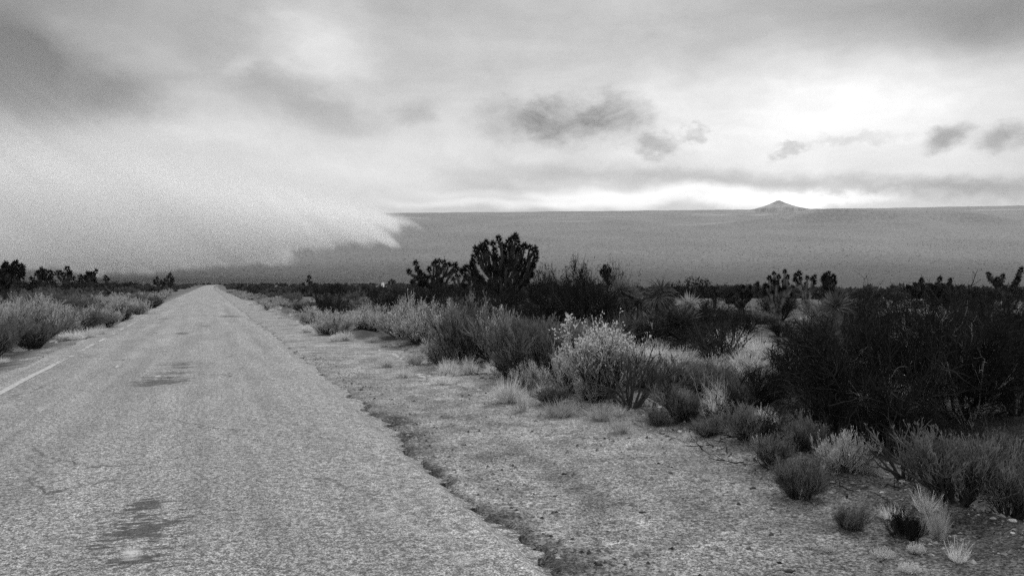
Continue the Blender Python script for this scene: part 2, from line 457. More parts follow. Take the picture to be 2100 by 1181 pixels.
slope = t.m('MULTIPLY', slope, t.m('SUBTRACT', 1.0, t.m('MULTIPLY', t.attr('band'), 0.72)))
colr = t.mix(t.attr('far'), soil, slope)
bp = t.n('ShaderNodeBump'); bp.inputs['Strength'].default_value = 0.8; bp.inputs['Distance'].default_value = 0.03
hh = t.m('ADD', fine.outputs[0], t.m('MULTIPLY', grit.outputs[0], 0.3))
t.put(bp.inputs['Height'], t.m('MULTIPLY', hh, t.m('SUBTRACT', 1.0, t.attr('far'))))
finish(t, colr, 0.95, bp.outputs[0], 0.1)
M['ground'] = m
gr = tag(build_ground(), 'pale sandy desert floor rising to a long smooth slope', None, None, 'structure')

# ------------------------------------------------------------------ road
m, t = new_mat('old_asphalt')
tc = t.n('ShaderNodeTexCoord'); O = tc.outputs['Object']
agg = t.noise(O, 24.0, 5, 0.85); grit = t.noise(O, 85.0, 2, 0.8); coarse = t.noise(O, 5.0, 4, 0.7); trk = t.noise(t.mapping(O, rot=(0, 0, A), scale=(1 / 2.2, 1 / 0.07, 1), typ='TEXTURE'), 1.0, 5, 0.65); mid = t.noise(t.mapping(O, rot=(0, 0, A), scale=(1 / 1.3, 1 / 0.35, 1), typ='TEXTURE'), 1.0, 5, 0.6)
c = t.ramp(mid.outputs[0], 0.3, 0.7, 0.19, 0.25)
c = t.m('MULTIPLY', c, t.ramp(trk.outputs[0], 0.3, 0.7, 0.80, 1.2))
c = t.m('MULTIPLY', c, t.ramp(coarse.outputs[0], 0.35, 0.65, 0.86, 1.14, False))
c = t.m('MULTIPLY', c, t.ramp(agg.outputs[0], 0.40, 0.59, 0.20, 1.72, False))
c = t.m('MULTIPLY', c, t.ramp(grit.outputs[0], 0.42, 0.58, 0.25, 1.7, False))
brk = t.noise(t.mapping(O, rot=(0, 0, A), scale=(1 / 4.0, 1 / 15, 1), typ='TEXTURE'), 1.0, 5, 0.7)
dk = t.ramp(t.m('ADD', t.attr('dark'), t.m('MULTIPLY', t.m('SUBTRACT', brk.outputs[0], 0.5), 2.6)), 0.40, 0.50)
dk = t.m('MULTIPLY', dk, t.ramp(t.attr('dark'), 0.02, 0.15))
c = t.mix(t.m('MULTIPLY', dk, 0.95), c, t.m('MULTIPLY', c, 0.16))
crk = t.n('ShaderNodeTexVoronoi', feature='DISTANCE_TO_EDGE'); wv = t.noise(O, 3.0, 4, 0.6)
wm = t.n('ShaderNodeVectorMath', operation='MULTIPLY_ADD'); t.put(wm.inputs[0], wv.outputs['Color']); wm.inputs[1].default_value = (0.5, 0.5, 0.0); t.put(wm.inputs[2], O)
t.put(crk.inputs['Vector'], wm.outputs[0]); crk.inputs['Scale'].default_value = 0.55
cm = t.noise(O, 0.45, 3, 0.6)
cr = t.m('MULTIPLY', t.ramp(crk.outputs['Distance'], 0.004, 0.014, 1, 0), t.ramp(cm.outputs[0], 0.50, 0.62))
c = t.m('MULTIPLY', c, t.m('SUBTRACT', 1.0, t.m('MULTIPLY', cr, 0.75)))
c = t.mix(t.ramp(t.m('ADD', t.attr('pale'), t.m('MULTIPLY', t.m('SUBTRACT', brk.outputs[0], 0.5), 1.6)), 0.35, 0.95), c, 0.55)
bp = t.n('ShaderNodeBump'); bp.inputs['Strength'].default_value = 0.9; bp.inputs['Distance'].default_value = 0.012
t.put(bp.inputs['Height'], t.m('ADD', t.m('MULTIPLY', agg.outputs[0], 1.5), t.m('MULTIPLY', grit.outputs[0], 0.6)))
finish(t, c, 0.62, bp.outputs[0], 0.55)
M['asphalt'] = m

def px_road(px, py):
    y = CAMH * F / (py - HY); return to_road((px - 1050) / F * y, y)

# worn places: (px, py, half width px, half height px, strength, kind)
PATCH = [(290, 1100, 130, 80, 0.44, 'd'), (255, 1165, 70, 20, 0.6, 'd'), (345, 1085, 60, 10, 0.6, 'd'), (790, 1065, 120, 40, 0.46, 'p'), (960, 1150, 110, 34, 0.46, 'p'), (430, 1110, 60, 60, 0.4, 'p'), (900, 1100, 60, 30, 0.42, 'p'), (520, 1080, 50, 40, 0.35, 'p'), (295, 1048, 44, 16, 0.8, 'd'), (285, 1062, 36, 12, 0.7, 'd'), (275, 1100, 74, 18, 0.8, 'd'), (235, 1085, 40, 8, 0.4, 'd'), (325, 1098, 50, 10, 0.45, 'd'),
         (320, 1160, 40, 26, 0.42, 'd'), (230, 1160, 30, 20, 0.38, 'd'), (268, 1146, 30, 16, 0.8, 'p'), (205, 1002, 24, 4, 0.4, 'p'), (275, 1092, 18, 4, 0.6, 'p'),
         (330, 788, 66, 7, 0.8, 'd'), (300, 795, 34, 3, 0.7, 'd'), (345, 779, 40, 2.5, 0.7, 'd'), (362, 752, 40, 2.5, 0.65, 'd'), (355, 770, 48, 4, 0.65, 'd'), (305, 778, 30, 5, 0.5, 'd'), (370, 758, 34, 3, 0.6, 'd'), (375, 748, 30, 2.5, 0.55, 'd'), (255, 742, 24, 3, 0.45, 'd'),
         (237, 757, 12, 5, 0.55, 'd'), (240, 755, 6, 3, 0.9, 'p'), (322, 776, 8, 2, 0.9, 'p'), (373, 686, 18, 3, 0.75, 'd'), (420, 671, 14, 2.2, 0.55, 'd'), (470, 650, 24, 1.6, 0.9, 'd'), (335, 655, 22, 2, 0.5, 'd'),
         (330, 724, 20, 2, 0.4, 'd'), (410, 778, 26, 2, 0.4, 'd'), (560, 834, 10, 2, 0.5, 'd'), (520, 930, 14, 2, 0.4, 'd'), (150, 983, 26, 4, 0.3, 'd'), (560, 1120, 90, 30, 0.25, 'p'), (420, 1000, 110, 16, 0.18, 'p'),
         (660, 660, 26, 2.5, 0.5, 'd'), (620, 705, 30, 4, 0.4, 'd'), (690, 760, 26, 8, 0.4, 'd')]

def build_road():
    s = np.concatenate([np.linspace(-12, 2.4, 30, endpoint=False), np.geomspace(2.4, 60, 420, endpoint=False), np.geomspace(60, 640, 150)])
    u = np.linspace(0, 1, 130)
    S, U = np.meshgrid(s, u, indexing='ij')
    el_, er_ = edge_l(S), edge_r(S)
    LAT = el_ + (er_ - el_) * U
    X, Y = from_road(LAT, S)
    Z = T(X, Y) + 0.012 + 0.03 * (1 - ((LAT + 0.7) / 2.6) ** 2) + 0.010 * fbm(X * 0.8, Y * 0.8, 91, 3)
    dark = np.zeros_like(X); pale = np.zeros_like(X)
    for (px, py, hw, hh, st, k) in PATCH:
        l0, s0 = px_road(px, py); l1, _ = px_road(px + hw, py); _, s1 = px_road(px, py + hh)
        g = st * np.exp(-(((LAT - l0) / abs(l1 - l0)) ** 2 + ((S - s0) / max(abs(s1 - s0), 0.02)) ** 2) * 0.9)
        if k == 'd': dark = np.maximum(dark, g)
        else: pale = np.maximum(pale, g)
    # tar bleeding along wheel tracks far ahead, crumbling right edge
    dark = np.maximum(dark, 0.42 * (1 - sstep(0.02, 0.16, er_ - LAT)) * (1 - sstep(8.5, 12, S)))
    Z = Z - 0.012 * np.clip(dark, 0, 0.7)
    n0, n1 = X.shape
    V = np.stack([X, Y, Z], -1).reshape(-1, 3); idx = np.arange(n0 * n1).reshape(n0, n1)
    q = np.stack([idx[:-1, :-1], idx[1:, :-1], idx[1:, 1:], idx[:-1, 1:]], -1).reshape(-1, 4)[:, ::-1]
    # broken edges go down into the soil
    b0 = len(V); V = np.concatenate([V, V.reshape(n0, n1, 3)[:, 0] - [0.01, 0, 0.22], V.reshape(n0, n1, 3)[:, -1] - [-0.005, 0, 0.22]])
    k = np.arange(n0 - 1)
    qa = np.stack([idx[:-1, 0], b0 + k, b0 + k + 1, idx[1:, 0]], -1)
    qb = np.stack([idx[:-1, -1], idx[1:, -1], b0 + n0 + k + 1, b0 + n0 + k], -1)
    me = make_mesh('road', V, np.concatenate([q, qa, qb]), False, M['asphalt'])
    pad = np.zeros(2 * n0)
    attr(me, 'dark', np.concatenate([dark.ravel(), pad + 0.5])); attr(me, 'pale', np.concatenate([pale.ravel(), pad]))
    return obj('road', me)
tag(build_road(), 'cracked grey asphalt road running straight across the desert', None, None, 'structure')

# worn white edge line, a sheet 4 mm above the asphalt
m, t = new_mat('worn_paint')
tc = t.n('ShaderNodeTexCoord'); nz = t.noise(tc.outputs['Object'], 30.0, 5, 0.75)
finish(t, t.ramp(nz.outputs[0], 0.38, 0.64, 0.22, 0.56), 0.8, None, 0.2)
M['paint'] = m
def build_line():
    s = np.geomspace(3.0, 90, 1400); u = np.linspace(0, 1, 9)
    S, U = np.meshgrid(s, u, indexing='ij')
    c0 = -2.70 + 0.05 * fbm(S * 0.5, S * 0, 101, 2)
    LAT = c0 + (U - 0.5) * 0.11
    X, Y = from_road(LAT, S)
    Z = T(X, Y) + 0.012 + 0.03 * (1 - ((LAT + 0.7) / 2.6) ** 2) + 0.010 * fbm(X * 0.8, Y * 0.8, 91, 3) + 0.005
    keep = (fbm(S * 1.1, U * 0.4, 111, 3) + 0.55 * fbm(S * 14, U * 9, 113, 3)) > (-0.75 + 0.50 * sstep(14, 19, S) + 0.22 * sstep(19, 30, S) + 0.25 * sstep(30, 60, S))
    idx = np.arange(X.size).reshape(X.shape)
    q = np.stack([idx[:-1, :-1], idx[1:, :-1], idx[1:, 1:], idx[:-1, 1:]], -1)[:, :, ::-1]
    q = q[keep[:-1, :-1]]
    return obj('road_marking', make_mesh('road_marking', np.stack([X, Y, Z], -1), q, False, M['paint']))
tag(build_line(), 'worn white edge line flaking off the asphalt', None, None, 'structure')

# ------------------------------------------------------------------ the cone on the skyline
def build_cone():
    r = np.linspace(0, 1, 40); th = np.linspace(0, 2 * np.pi, 120, endpoint=False)
    R_, TH = np.meshgrid(r, th, indexing='ij')
    rad = 400 * R_
    cx, cy = (1595 - 1050) / F * 9300, 9300
    X = cx + rad * np.cos(TH) * 1.0; Y = cy + rad * np.sin(TH)
    prof = np.interp(R_, [0, 0.08, 0.16, 0.3, 0.5, 0.72, 1.0], [98, 100, 88, 64, 36, 13, -14])
    Z = T(X, Y) * 0 + T(np.array(cx), np.array(cy)) + prof * (1 + 0.22 * fbm(np.cos(TH) * 3 + 5, np.sin(TH) * 3, 121, 3)) + 6 * fbm(X / 40, Y / 40, 122, 4) * (1 - R_)
    Z = np.where(R_ > 0.9, np.minimum(Z, T(X, Y) - 3 + (1 - R_) * 40), Z)
    idx = np.arange(X.size).reshape(X.shape); nx = np.roll(idx, -1, 1)
    q = np.stack([idx[:-1], idx[1:], nx[1:], nx[:-1]], -1).reshape(-1, 4)
    m, t = new_mat('cinder_slope')
    tc = t.n('ShaderNodeTexCoord'); nz = t.noise(t.mapping(tc.outputs['Object'], scale=(1, 1, 0.4)), 0.02, 5, 0.7)
    finish(t, t.ramp(nz.outputs[0], 0.35, 0.65, 0.12, 0.30), 0.95, None, 0.1)
    return obj('hill', make_mesh('hill', np.stack([X, Y, Z], -1), q, True, m))
tag(build_cone(), 'small cinder cone standing on the skyline', None, None, 'structure')
# ------------------------------------------------------------------ air: thin haze and the shower that hides the slope
def box(name, lo, hi, mat):
    x0, y0, z0 = lo; x1, y1, z1 = hi
    V = [(x0, y0, z0), (x1, y0, z0), (x1, y1, z0), (x0, y1, z0), (x0, y0, z1), (x1, y0, z1), (x1, y1, z1), (x0, y1, z1)]
    Q = [(0, 3, 2, 1), (4, 5, 6, 7), (0, 1, 5, 4), (1, 2, 6, 5), (2, 3, 7, 6), (3, 0, 4, 7)]
    return obj(name, make_mesh(name, V, Q, False, mat))

if HAZE > 0:
    m, t = new_mat('haze')
    pv = t.n('ShaderNodeVolumePrincipled'); pv.inputs['Color'].default_value = (0.9, 0.9, 0.9, 1); pv.inputs['Density'].default_value = HAZE; pv.inputs['Anisotropy'].default_value = 0.2
    o = t.n('ShaderNodeOutputMaterial'); t.t.links.new(pv.outputs[0], o.inputs['Volume'])
    tag(box('haze', (-13000, -13000, -200), (13000, 13000, 1900), m), 'thin pale haze over the desert', None, None, 'stuff')

m, t = new_mat('rain_shower')
tc = t.n('ShaderNodeTexCoord'); O = tc.outputs['Object']
CY = 2800.0
K = CY / 6000.0
def cx(px, py): return (px - 1050) / F * CY, CAMH + (HY - py) / F * CY
SH = 1.17
Z0 = 420 * K
def qx(px, py):
    x, z = cx(px, py); return x + SH * (z - Z0)
sep = t.n('ShaderNodeSeparateXYZ'); t.put(sep.inputs[0], O)
X_, Y_, Z_ = sep.outputs
q = t.m('ADD', X_, t.m('MULTIPLY', t.m('SUBTRACT', Z_, Z0), SH))
cq = t.n('ShaderNodeCombineXYZ'); t.put(cq.inputs[0], q); t.put(cq.inputs[1], t.m('MULTIPLY', Y_, 0.4)); t.put(cq.inputs[2], t.m('MULTIPLY', Z_, 0.22))
streak = t.noise(cq.outputs[0], 0.0085 / K, 4, 0.62)
puff = t.noise(O, 0.0046 / K, 5, 0.62)
zoff = t.m('ADD', t.m('MULTIPLY', t.m('SUBTRACT', streak.outputs[0], 0.5), 150.0 * K), t.m('MULTIPLY', t.m('SUBTRACT', puff.outputs[0], 0.5), 210.0 * K))
pts = [(qx(-300, 560), cx(0, 560)[1]), (qx(300, 560), cx(0, 560)[1]), (qx(420, 556), cx(0, 554)[1]), (qx(610, 540), cx(0, 541)[1]), (qx(622, 535), cx(0, 518)[1]), (qx(700, 510), cx(0, 510)[1]), (qx(812, 503), cx(0, 504)[1]), (qx(822, 500), cx(0, 480)[1]), (qx(875, 470), cx(0, 472)[1])]
qa, qb = qx(-700, 560), qx(900, 470)
fc = t.n('ShaderNodeFloatCurve')
t.put(fc.inputs['Value'], t.ramp(q, qa, qb, 0, 1, False))
cv = fc.mapping.curves[0]
ZM = 260.0
pp = sorted(((min(max((a - qa) / (qb - qa), 0), 1), b / ZM) for a, b in pts))
cv.points[0].location = pp[0]; cv.points[1].location = pp[-1]
for p_ in pp[1:-1]: cv.points.new(*p_)
for p_ in cv.points: p_.handle_type = 'VECTOR'
fc.mapping.update()
zb = t.m('MULTIPLY', fc.outputs[0], ZM)
low = t.ramp(t.m('SUBTRACT', t.m('ADD', Z_, zoff), zb), 0, 70 * K)
# the right flank is crisp near the ground and melts into the cloud base higher up
wide = t.m('MULTIPLY_ADD', t.m('MAXIMUM', t.m('SUBTRACT', Z_, 470 * K), 0.0), 7.0, 170 * K)
rgt = t.m('DIVIDE', t.m('SUBTRACT', t.m('ADD', qx(872, 468), t.m('MULTIPLY', zoff, 0.5)), q), wide, None, True)
rgt = t.ramp(rgt, 0, 1)
top = t.ramp(Z_, 300 * K, 1900 * K, 1, 0)
fr = t.m('MULTIPLY', t.ramp(Y_, 2500, 2580), t.ramp(Y_, 2800, 2950, 1, 0))
den = t.m('MULTIPLY', t.m('MULTIPLY', low, rgt), t.m('MULTIPLY', top, fr))
den = t.m('MULTIPLY', den, t.ramp(streak.outputs[0], 0.30, 0.70, 0.1, 1.9, False))
bil = t.noise(cq.outputs[0], 0.0026 / K, 3, 0.55)
den = t.m('MULTIPLY', den, t.ramp(bil.outputs[0], 0.33, 0.67, 0.65, 1.35, False))
den = t.m('MULTIPLY', den, t.ramp(X_, -2300, -900, 0.5, 1.0))
pv = t.n('ShaderNodeVolumePrincipled'); pv.inputs['Color'].default_value = (0.99, 0.99, 0.99, 1); pv.inputs['Anisotropy'].default_value = 0.6
t.put(pv.inputs['Density'], t.m('MULTIPLY', den, SHOWER))
o = t.n('ShaderNodeOutputMaterial'); t.t.links.new(pv.outputs[0], o.inputs['Volume'])
if SHOWER > 0:
    tag(box('rain_shower', (-4200, 2490, -10), (-100, 2960, 900), m), 'white curtain of falling rain sweeping over the far slope', None, None, 'stuff')
sc.cycles.volume_bounces = 6
sc.cycles.volume_step_rate = 0.35
sc.cycles.use_denoising = False
sc.cycles.use_adaptive_sampling = False
sc.cycles.sample_clamp_indirect = 2.0
sc.cycles.caustics_reflective = False; sc.cycles.caustics_refractive = False
sc.cycles.volume_max_steps = 256
# ------------------------------------------------------------------ plant meshes, about one unit tall and one unit in radius
def base_ring(R, n, r):
    a = R.random(n) * 2 * np.pi; q = r * np.sqrt(R.random(n))
    return np.stack([q * np.cos(a), q * np.sin(a), np.zeros(n)], -1), a

def fan(R, n, lo, hi, a=None):
    """directions leaning lo..hi degrees from upright"""
    a = R.random(n) * 2 * np.pi if a is None else a + R.normal(size=n) * 0.5
    e = np.radians(lo + (hi - lo) * np.sqrt(R.random(n)))
    return np.stack([np.sin(e) * np.cos(a), np.sin(e) * np.sin(a), np.cos(e)], -1)

def proto_sage(seed, mat='sage', n=34, twigs=560, fine=2900, tips=2600, up=0.16, lean=84, w=0.011, flower=0, lumps=0.35):
    """feathery rounded desert shrub: stems from one base, broom-like twigs, pale tips"""
    R = np.random.default_rng(seed)
    P, a = base_ring(R, n, 0.10); D = fan(R, n, 8, lean, a)
    L = (0.50 + 0.55 * R.random(n)) * (0.72 + 0.28 * np.sin(a * 2 + seed) * np.cos(a * 3 + seed * 2))
    st = grow(R, P, D, L, 6, 0.12, up)
    s_ = MB(); f_ = MB(); parts = {}
    tubes(s_, st, np.linspace(0.016, 0.006, 7) * (0.7 + 0.6 * R.random((n, 1))), 4)
    p2, d2 = spawn(R, st, twigs, 0.18, 1.0, 34)
    tw = grow(R, p2, d2, 0.20 + 0.20 * R.random(twigs), 4, 0.14, 0.14)
    ribbons(R, s_, tw, np.linspace(0.010, 0.005, 5))
    p3, d3 = spawn(R, tw, fine, 0.42, 1.0, 26)
    fi = grow(R, p3, d3, 0.09 + 0.11 * R.random(fine), 3, 0.12, 0.16)
    ribbons(R, f_, fi, np.linspace(w, w * 0.5, 4))
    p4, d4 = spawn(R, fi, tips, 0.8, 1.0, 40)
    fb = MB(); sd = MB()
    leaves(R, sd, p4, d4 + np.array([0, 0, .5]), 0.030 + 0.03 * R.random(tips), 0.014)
    E = fi[:, -1]
    if flower:
        sel = E[:, 2] > np.quantile(E[:, 2], 0.66); E = E[sel]; k = R.integers(0, len(E), flower)
        leaves(R, fb, E[k] + R.normal(size=(flower, 3)) * 0.022, rdir(R, flower) + np.array([0, 0, .6]), 0.030, 0.020)
    fit(*([s_, f_, sd] + ([fb] if flower else [])))
    parts['branches'] = s_.mesh('shrub_branches', M['stem']); parts['foliage'] = f_.mesh('shrub_foliage', M[mat])
    parts['sprays'] = sd.mesh('shrub_tips', M['seed' if mat == 'sage' else mat])  # grey shrubs get tips coloured as if lit, others keep their foliage tone
    if flower:
        parts['blossoms'] = fb.mesh('shrub_blossoms', M['flower'])
    return parts

def proto_creosote(seed, n=18, twigs=420, fine=1900, lv=5200, mat='creosote', lean=58, leaf=0.030, wood=1.0):
    """open dark shrub: bare arching stems, leaves only towards the ends"""
    R = np.random.default_rng(seed)
    P, a = base_ring(R, n, 0.09); D = fan(R, n, 5, lean, a)
    st = grow(R, P, D, 0.72 + 0.38 * R.random(n), 7, 0.13, 0.03)
    s_ = MB(); f_ = MB()
    tubes(s_, st, np.linspace(0.018, 0.006, 8) * wood * (0.6 + 0.8 * R.random((n, 1))), 4)
    p2, d2 = spawn(R, st, twigs, 0.25, 1.0, 45)
    tw = grow(R, p2, d2, 0.22 + 0.24 * R.random(twigs), 5, 0.22, 0.06)
    tubes(s_, tw, np.linspace(0.0055, 0.0025, 6) * wood, 3)
    p3, d3 = spawn(R, tw, fine, 0.2, 1.0, 45)
    fi = grow(R, p3, d3, 0.06 + 0.12 * R.random(fine), 3, 0.25, 0.08)
    ribbons(R, f_, fi, np.linspace(0.0065, 0.003, 4))
    p4, d4 = spawn(R, fi, lv, 0.2, 1.0, 60)
    leaves(R, f_, p4, d4, leaf * (0.6 + 0.8 * R.random(lv)), leaf * 0.5)
    fit(s_, f_, q=0.995)
    return {'branches': s_.mesh('bush_branches', M['dead']), 'foliage': f_.mesh('bush_foliage', M[mat])}

def proto_deadbush(seed, n=14, twigs=130, fine=420, lean=75, w=1.0, mat='dead'):
    R = np.random.default_rng(seed)
    P, a = base_ring(R, n, 0.07); D = fan(R, n, 10, lean, a)
    st = grow(R, P, D, 0.7 + 0.4 * R.random(n), 8, 0.17, 0.03)
    s_ = MB(); f_ = MB()
    tubes(s_, st, np.linspace(0.024, 0.007, 9) * w * (0.5 + 0.9 * R.random((n, 1))), 5)
    p2, d2 = spawn(R, st, twigs, 0.3, 1.0, 42)
    tw = grow(R, p2, d2, 0.16 + 0.26 * R.random(twigs), 5, 0.2, 0.06)
    tubes(s_, tw, np.linspace(0.0085, 0.0035, 6) * w, 3)
    p3, d3 = spawn(R, tw, fine, 0.3, 1.0, 40)
    ribbons(R, f_, grow(R, p3, d3, 0.06 + 0.13 * R.random(fine), 3, 0.2, 0.05), np.linspace(0.007, 0.004, 4) * w)
    fit(s_, f_)
    return {'branches': s_.mesh('dead_branches', M[mat]), 'foliage': f_.mesh('dead_twigs', M[mat])}

def proto_grass(seed, n=420, lean=62, mat='straw', w=0.020, droop=-0.05, spread=0.16, stalks=0):
    R = np.random.default_rng(seed)
    P, a = base_ring(R, n, spread); D = fan(R, n, 2, lean, a)
    b = MB()
    g = grow(R, P, D, 0.55 + 0.5 * R.random(n), 4, 0.08, droop)
    ribbons(R, b, g, np.array([w * .7, w, w * .85, w * .55, w * .12]))
    if stalks:
        P, a = base_ring(R, stalks, spread * .7); D = fan(R, stalks, 2, 22, a)
        g = grow(R, P, D, 1.0 + 0.35 * R.random(stalks), 5, 0.05, 0.0)
        tubes(b, g, np.linspace(0.010, 0.006, 6), 3)
    fit(b)
    return b.mesh('grass_tuft', M[mat])

def proto_cushion(seed, mat='white_tuft', n=420):
    R = np.random.default_rng(seed)
    b = MB(); P, a = base_ring(R, n, 0.55); D = fan(R, n, 5, 75, a)
    g = grow(R, P, D, 0.35 + 0.45 * R.random(n), 2, 0.15, 0.1)
    ribbons(R, b, g, np.array([0.03, 0.05, 0.02]))
    leaves(R, b, g[:, -1], rdir(R, n) + [0, 0, .4], 0.16, 0.07)
    fit(b)
    return b.mesh('cushion_plant', M[mat])

def proto_stone(seed, mat):
    R = np.random.default_rng(seed)
    nu, nv = 14, 9
    th = np.arange(nu) * 2 * np.pi / nu; ph = np.linspace(-np.pi / 2, np.pi / 2, nv)
    PH, TH = np.meshgrid(ph, th, indexing='ij')
    D = np.stack([np.cos(PH) * np.cos(TH), np.cos(PH) * np.sin(TH), np.sin(PH)], -1)
    r = np.ones(PH.shape)
    for k in range(9):      # flat broken faces
        nrm = unit(R.normal(size=3)); lim = 0.62 + 0.3 * R.random()
        dd = D @ nrm; r = np.where(dd > 0.05, np.minimum(r, lim / np.maximum(dd, 0.05)), r)
    V = D * r[..., None] * [1, 0.8, 0.5] + [0, 0, 0.2]
    idx = np.arange(nu * nv).reshape(nv, nu); nx = np.roll(idx, -1, 1)
    q = np.stack([idx[:-1], nx[:-1], nx[1:], idx[1:]], -1).reshape(-1, 4)
    return make_mesh('stone', V.reshape(-1, 3), q, False, M[mat])

# ---- joshua trees (metres)
def proto_head(seed, low=False):
    """ball of stiff bayonet leaves at the end of a limb, one unit in radius, axis +z"""
    R = np.random.default_rng(seed); b = MB()
    n = 60 if low else 150
    D = rdir(R, n * 2); D = D[D[:, 2] > -0.45][:n]
    P = D * np.array([0.16, 0.16, 0.30]) + np.array([0, 0, 0.1])
    L = (0.70 + 0.42 * R.random(len(P)))
    u = unit(np.cross(D, rdir(R, len(P)))); W = (0.26 if low else 0.15)
    V = np.stack([P - u * W * .35, P + D * L[:, None] * 0.35 + u * -W * .5, P + D * L[:, None], P + D * L[:, None] * .35 + u * W * .5], 1)
    b.add(V, np.arange(len(P) * 4).reshape(-1, 4))
    return b.mesh('joshua_leaf_cluster', M['joshua_leaf'])
HEADS = [proto_head(900 + k) for k in range(4)]
HEADS_FAR = [proto_head(950 + k, True) for k in range(2)]

def bez(P0, P1, P2, n):
    tt = np.linspace(0, 1, n)[:, None]
    return (1 - tt) ** 2 * P0 + 2 * tt * (1 - tt) * P1 + tt ** 2 * P2

def joshua(base_px, base_py, tips, label, seed, fill=0, head_px=7.5, trunk_w=0.16, limb_w=0.10, fork=0.22, depth=0.8, far=False, lean=0.0, group='joshua trees of the desert scrub', shag=True, limbs=None, bark='joshua_bark'):
    R = np.random.default_rng(seed)
    bx, by, bz = at(base_px, base_py)
    k = by / F
    hr = head_px * k * 0.95
    tp = np.array([((px - base_px) * k, 0.0, (base_py - py) * k) for px, py in tips])
    hgt = tp[:, 2].max(); wid = max(np.abs(tp[:, 0]).max(), 0.3)
    tp[:, 1] = (R.random(len(tp)) - 0.5) * 2 * depth * wid * np.sqrt(np.clip(1 - (tp[:, 0] / (wid * 1.15)) ** 2, 0.1, 1))
    if fill:
        i = R.integers(0, len(tp), fill); j = R.integers(0, len(tp), fill); f = R.random(fill)[:, None]
        c = tp[i] * f + tp[j] * (1 - f); c[:, 2] -= hgt * (0.02 + 0.30 * R.random(fill)); c[:, 1] = (R.random(fill) - 0.5) * 2 * depth * wid
        c = c[c[:, 2] > hgt * 0.32]
        tp = np.concatenate([tp, c])
    root = empty('joshua_tree', (bx, by, bz - 0.08))
    tag(root, label, 'joshua tree', group)
    tr = MB(); lm = MB()
    P0 = np.zeros(3); F0 = np.array([lean * hgt * fork, 0, hgt * fork])
    ax = bez(P0, F0 * [0.3, 1, 0.5], F0, 6)
    tubes(tr, ax[None], np.linspace(trunk_w * 1.25, trunk_w * 0.95, 6) * (1 + 0.1 * R.normal(size=6)), 9)
    # group the heads into limbs by bearing, limbs fork near their ends
    nl = limbs or max(2, int(round(len(tp) / 3.0)))
    C = tp[R.permutation(len(tp))[:nl]].copy()
    for _ in range(6):
        dd = np.linalg.norm((tp[:, None] - C[None]) * [1, 1, 0.55], axis=-1); own = dd.argmin(1)
        for q in range(nl):
            if (own == q).any(): C[q] = tp[own == q].mean(0)
    allp = [ax]
    ax2 = []
    for q in range(nl):
        mine = tp[own == q]
        if not len(mine): continue
        f = 0.62 if len(mine) > 1 else 0.9
        node = F0 + (C[q] - F0) * f
        ctrl = F0 + (node - F0) * np.array([0.72, 0.72, 0.34])
        st = F0 * (0.55 + 0.45 * R.random())
        pts = bez(st, ctrl, node, 7) + np.concatenate([[[0, 0, 0]], R.normal(size=(6, 3)) * 0.02 * hgt])
        tubes(lm, pts[None], np.linspace(limb_w * 1.15, limb_w * 0.9, 7), 7); ax2.append(pts)
        for e in mine:
            c2 = node + (e - node) * np.array([0.75, 0.75, 0.35])
            p = bez(pts[-1] * 1.0, c2, e - np.array([0, 0, hr * 0.2]), 6)
            tubes(lm, p[None], np.linspace(limb_w * 0.9, limb_w * 0.62, 6), 6); ax2.append(p)
            hd = obj('leaf_cluster', (HEADS_FAR if far else HEADS)[R.integers(0, 2 if far else 4)], root)
            ddir = Vector(tuple(unit(e - p[-3] + np.array([0, 0, 0.02])))); hd.location = tuple(e)
            hd.rotation_mode = 'QUATERNION'; hd.rotation_quaternion = ddir.to_track_quat('Z', 'Y')
            sc_ = hr * (0.85 + 0.35 * R.random()); hd.scale = (sc_, sc_, sc_ * (1.05 + 0.3 * R.random()))
    if shag and not far:
        sk = MB()
        for pts in ax2:
            n = 90
            i = R.integers(0, len(pts) - 1, n); f = R.random(n)[:, None]
            p = pts[i] * (1 - f) + pts[i + 1] * f; d = unit(pts[i + 1] - pts[i]); s_ = unit(np.cross(d, rdir(R, n)))
            leaves(R, sk, p + s_ * limb_w * 0.8, s_ * 0.8 - d * 0.7 * R.random((n, 1)), limb_w * 1.0 * (0.6 + 0.7 * R.random(n)), limb_w * 0.45)
        obj('dead_leaf_skirt', sk.mesh('dead_leaf_skirt', M[bark]), root)
    obj('trunk', tr.mesh('joshua_trunk', M[bark], True), root)
    obj('limbs' if False else 'limb', lm.mesh('joshua_limb', M[bark], True), root)
    return root

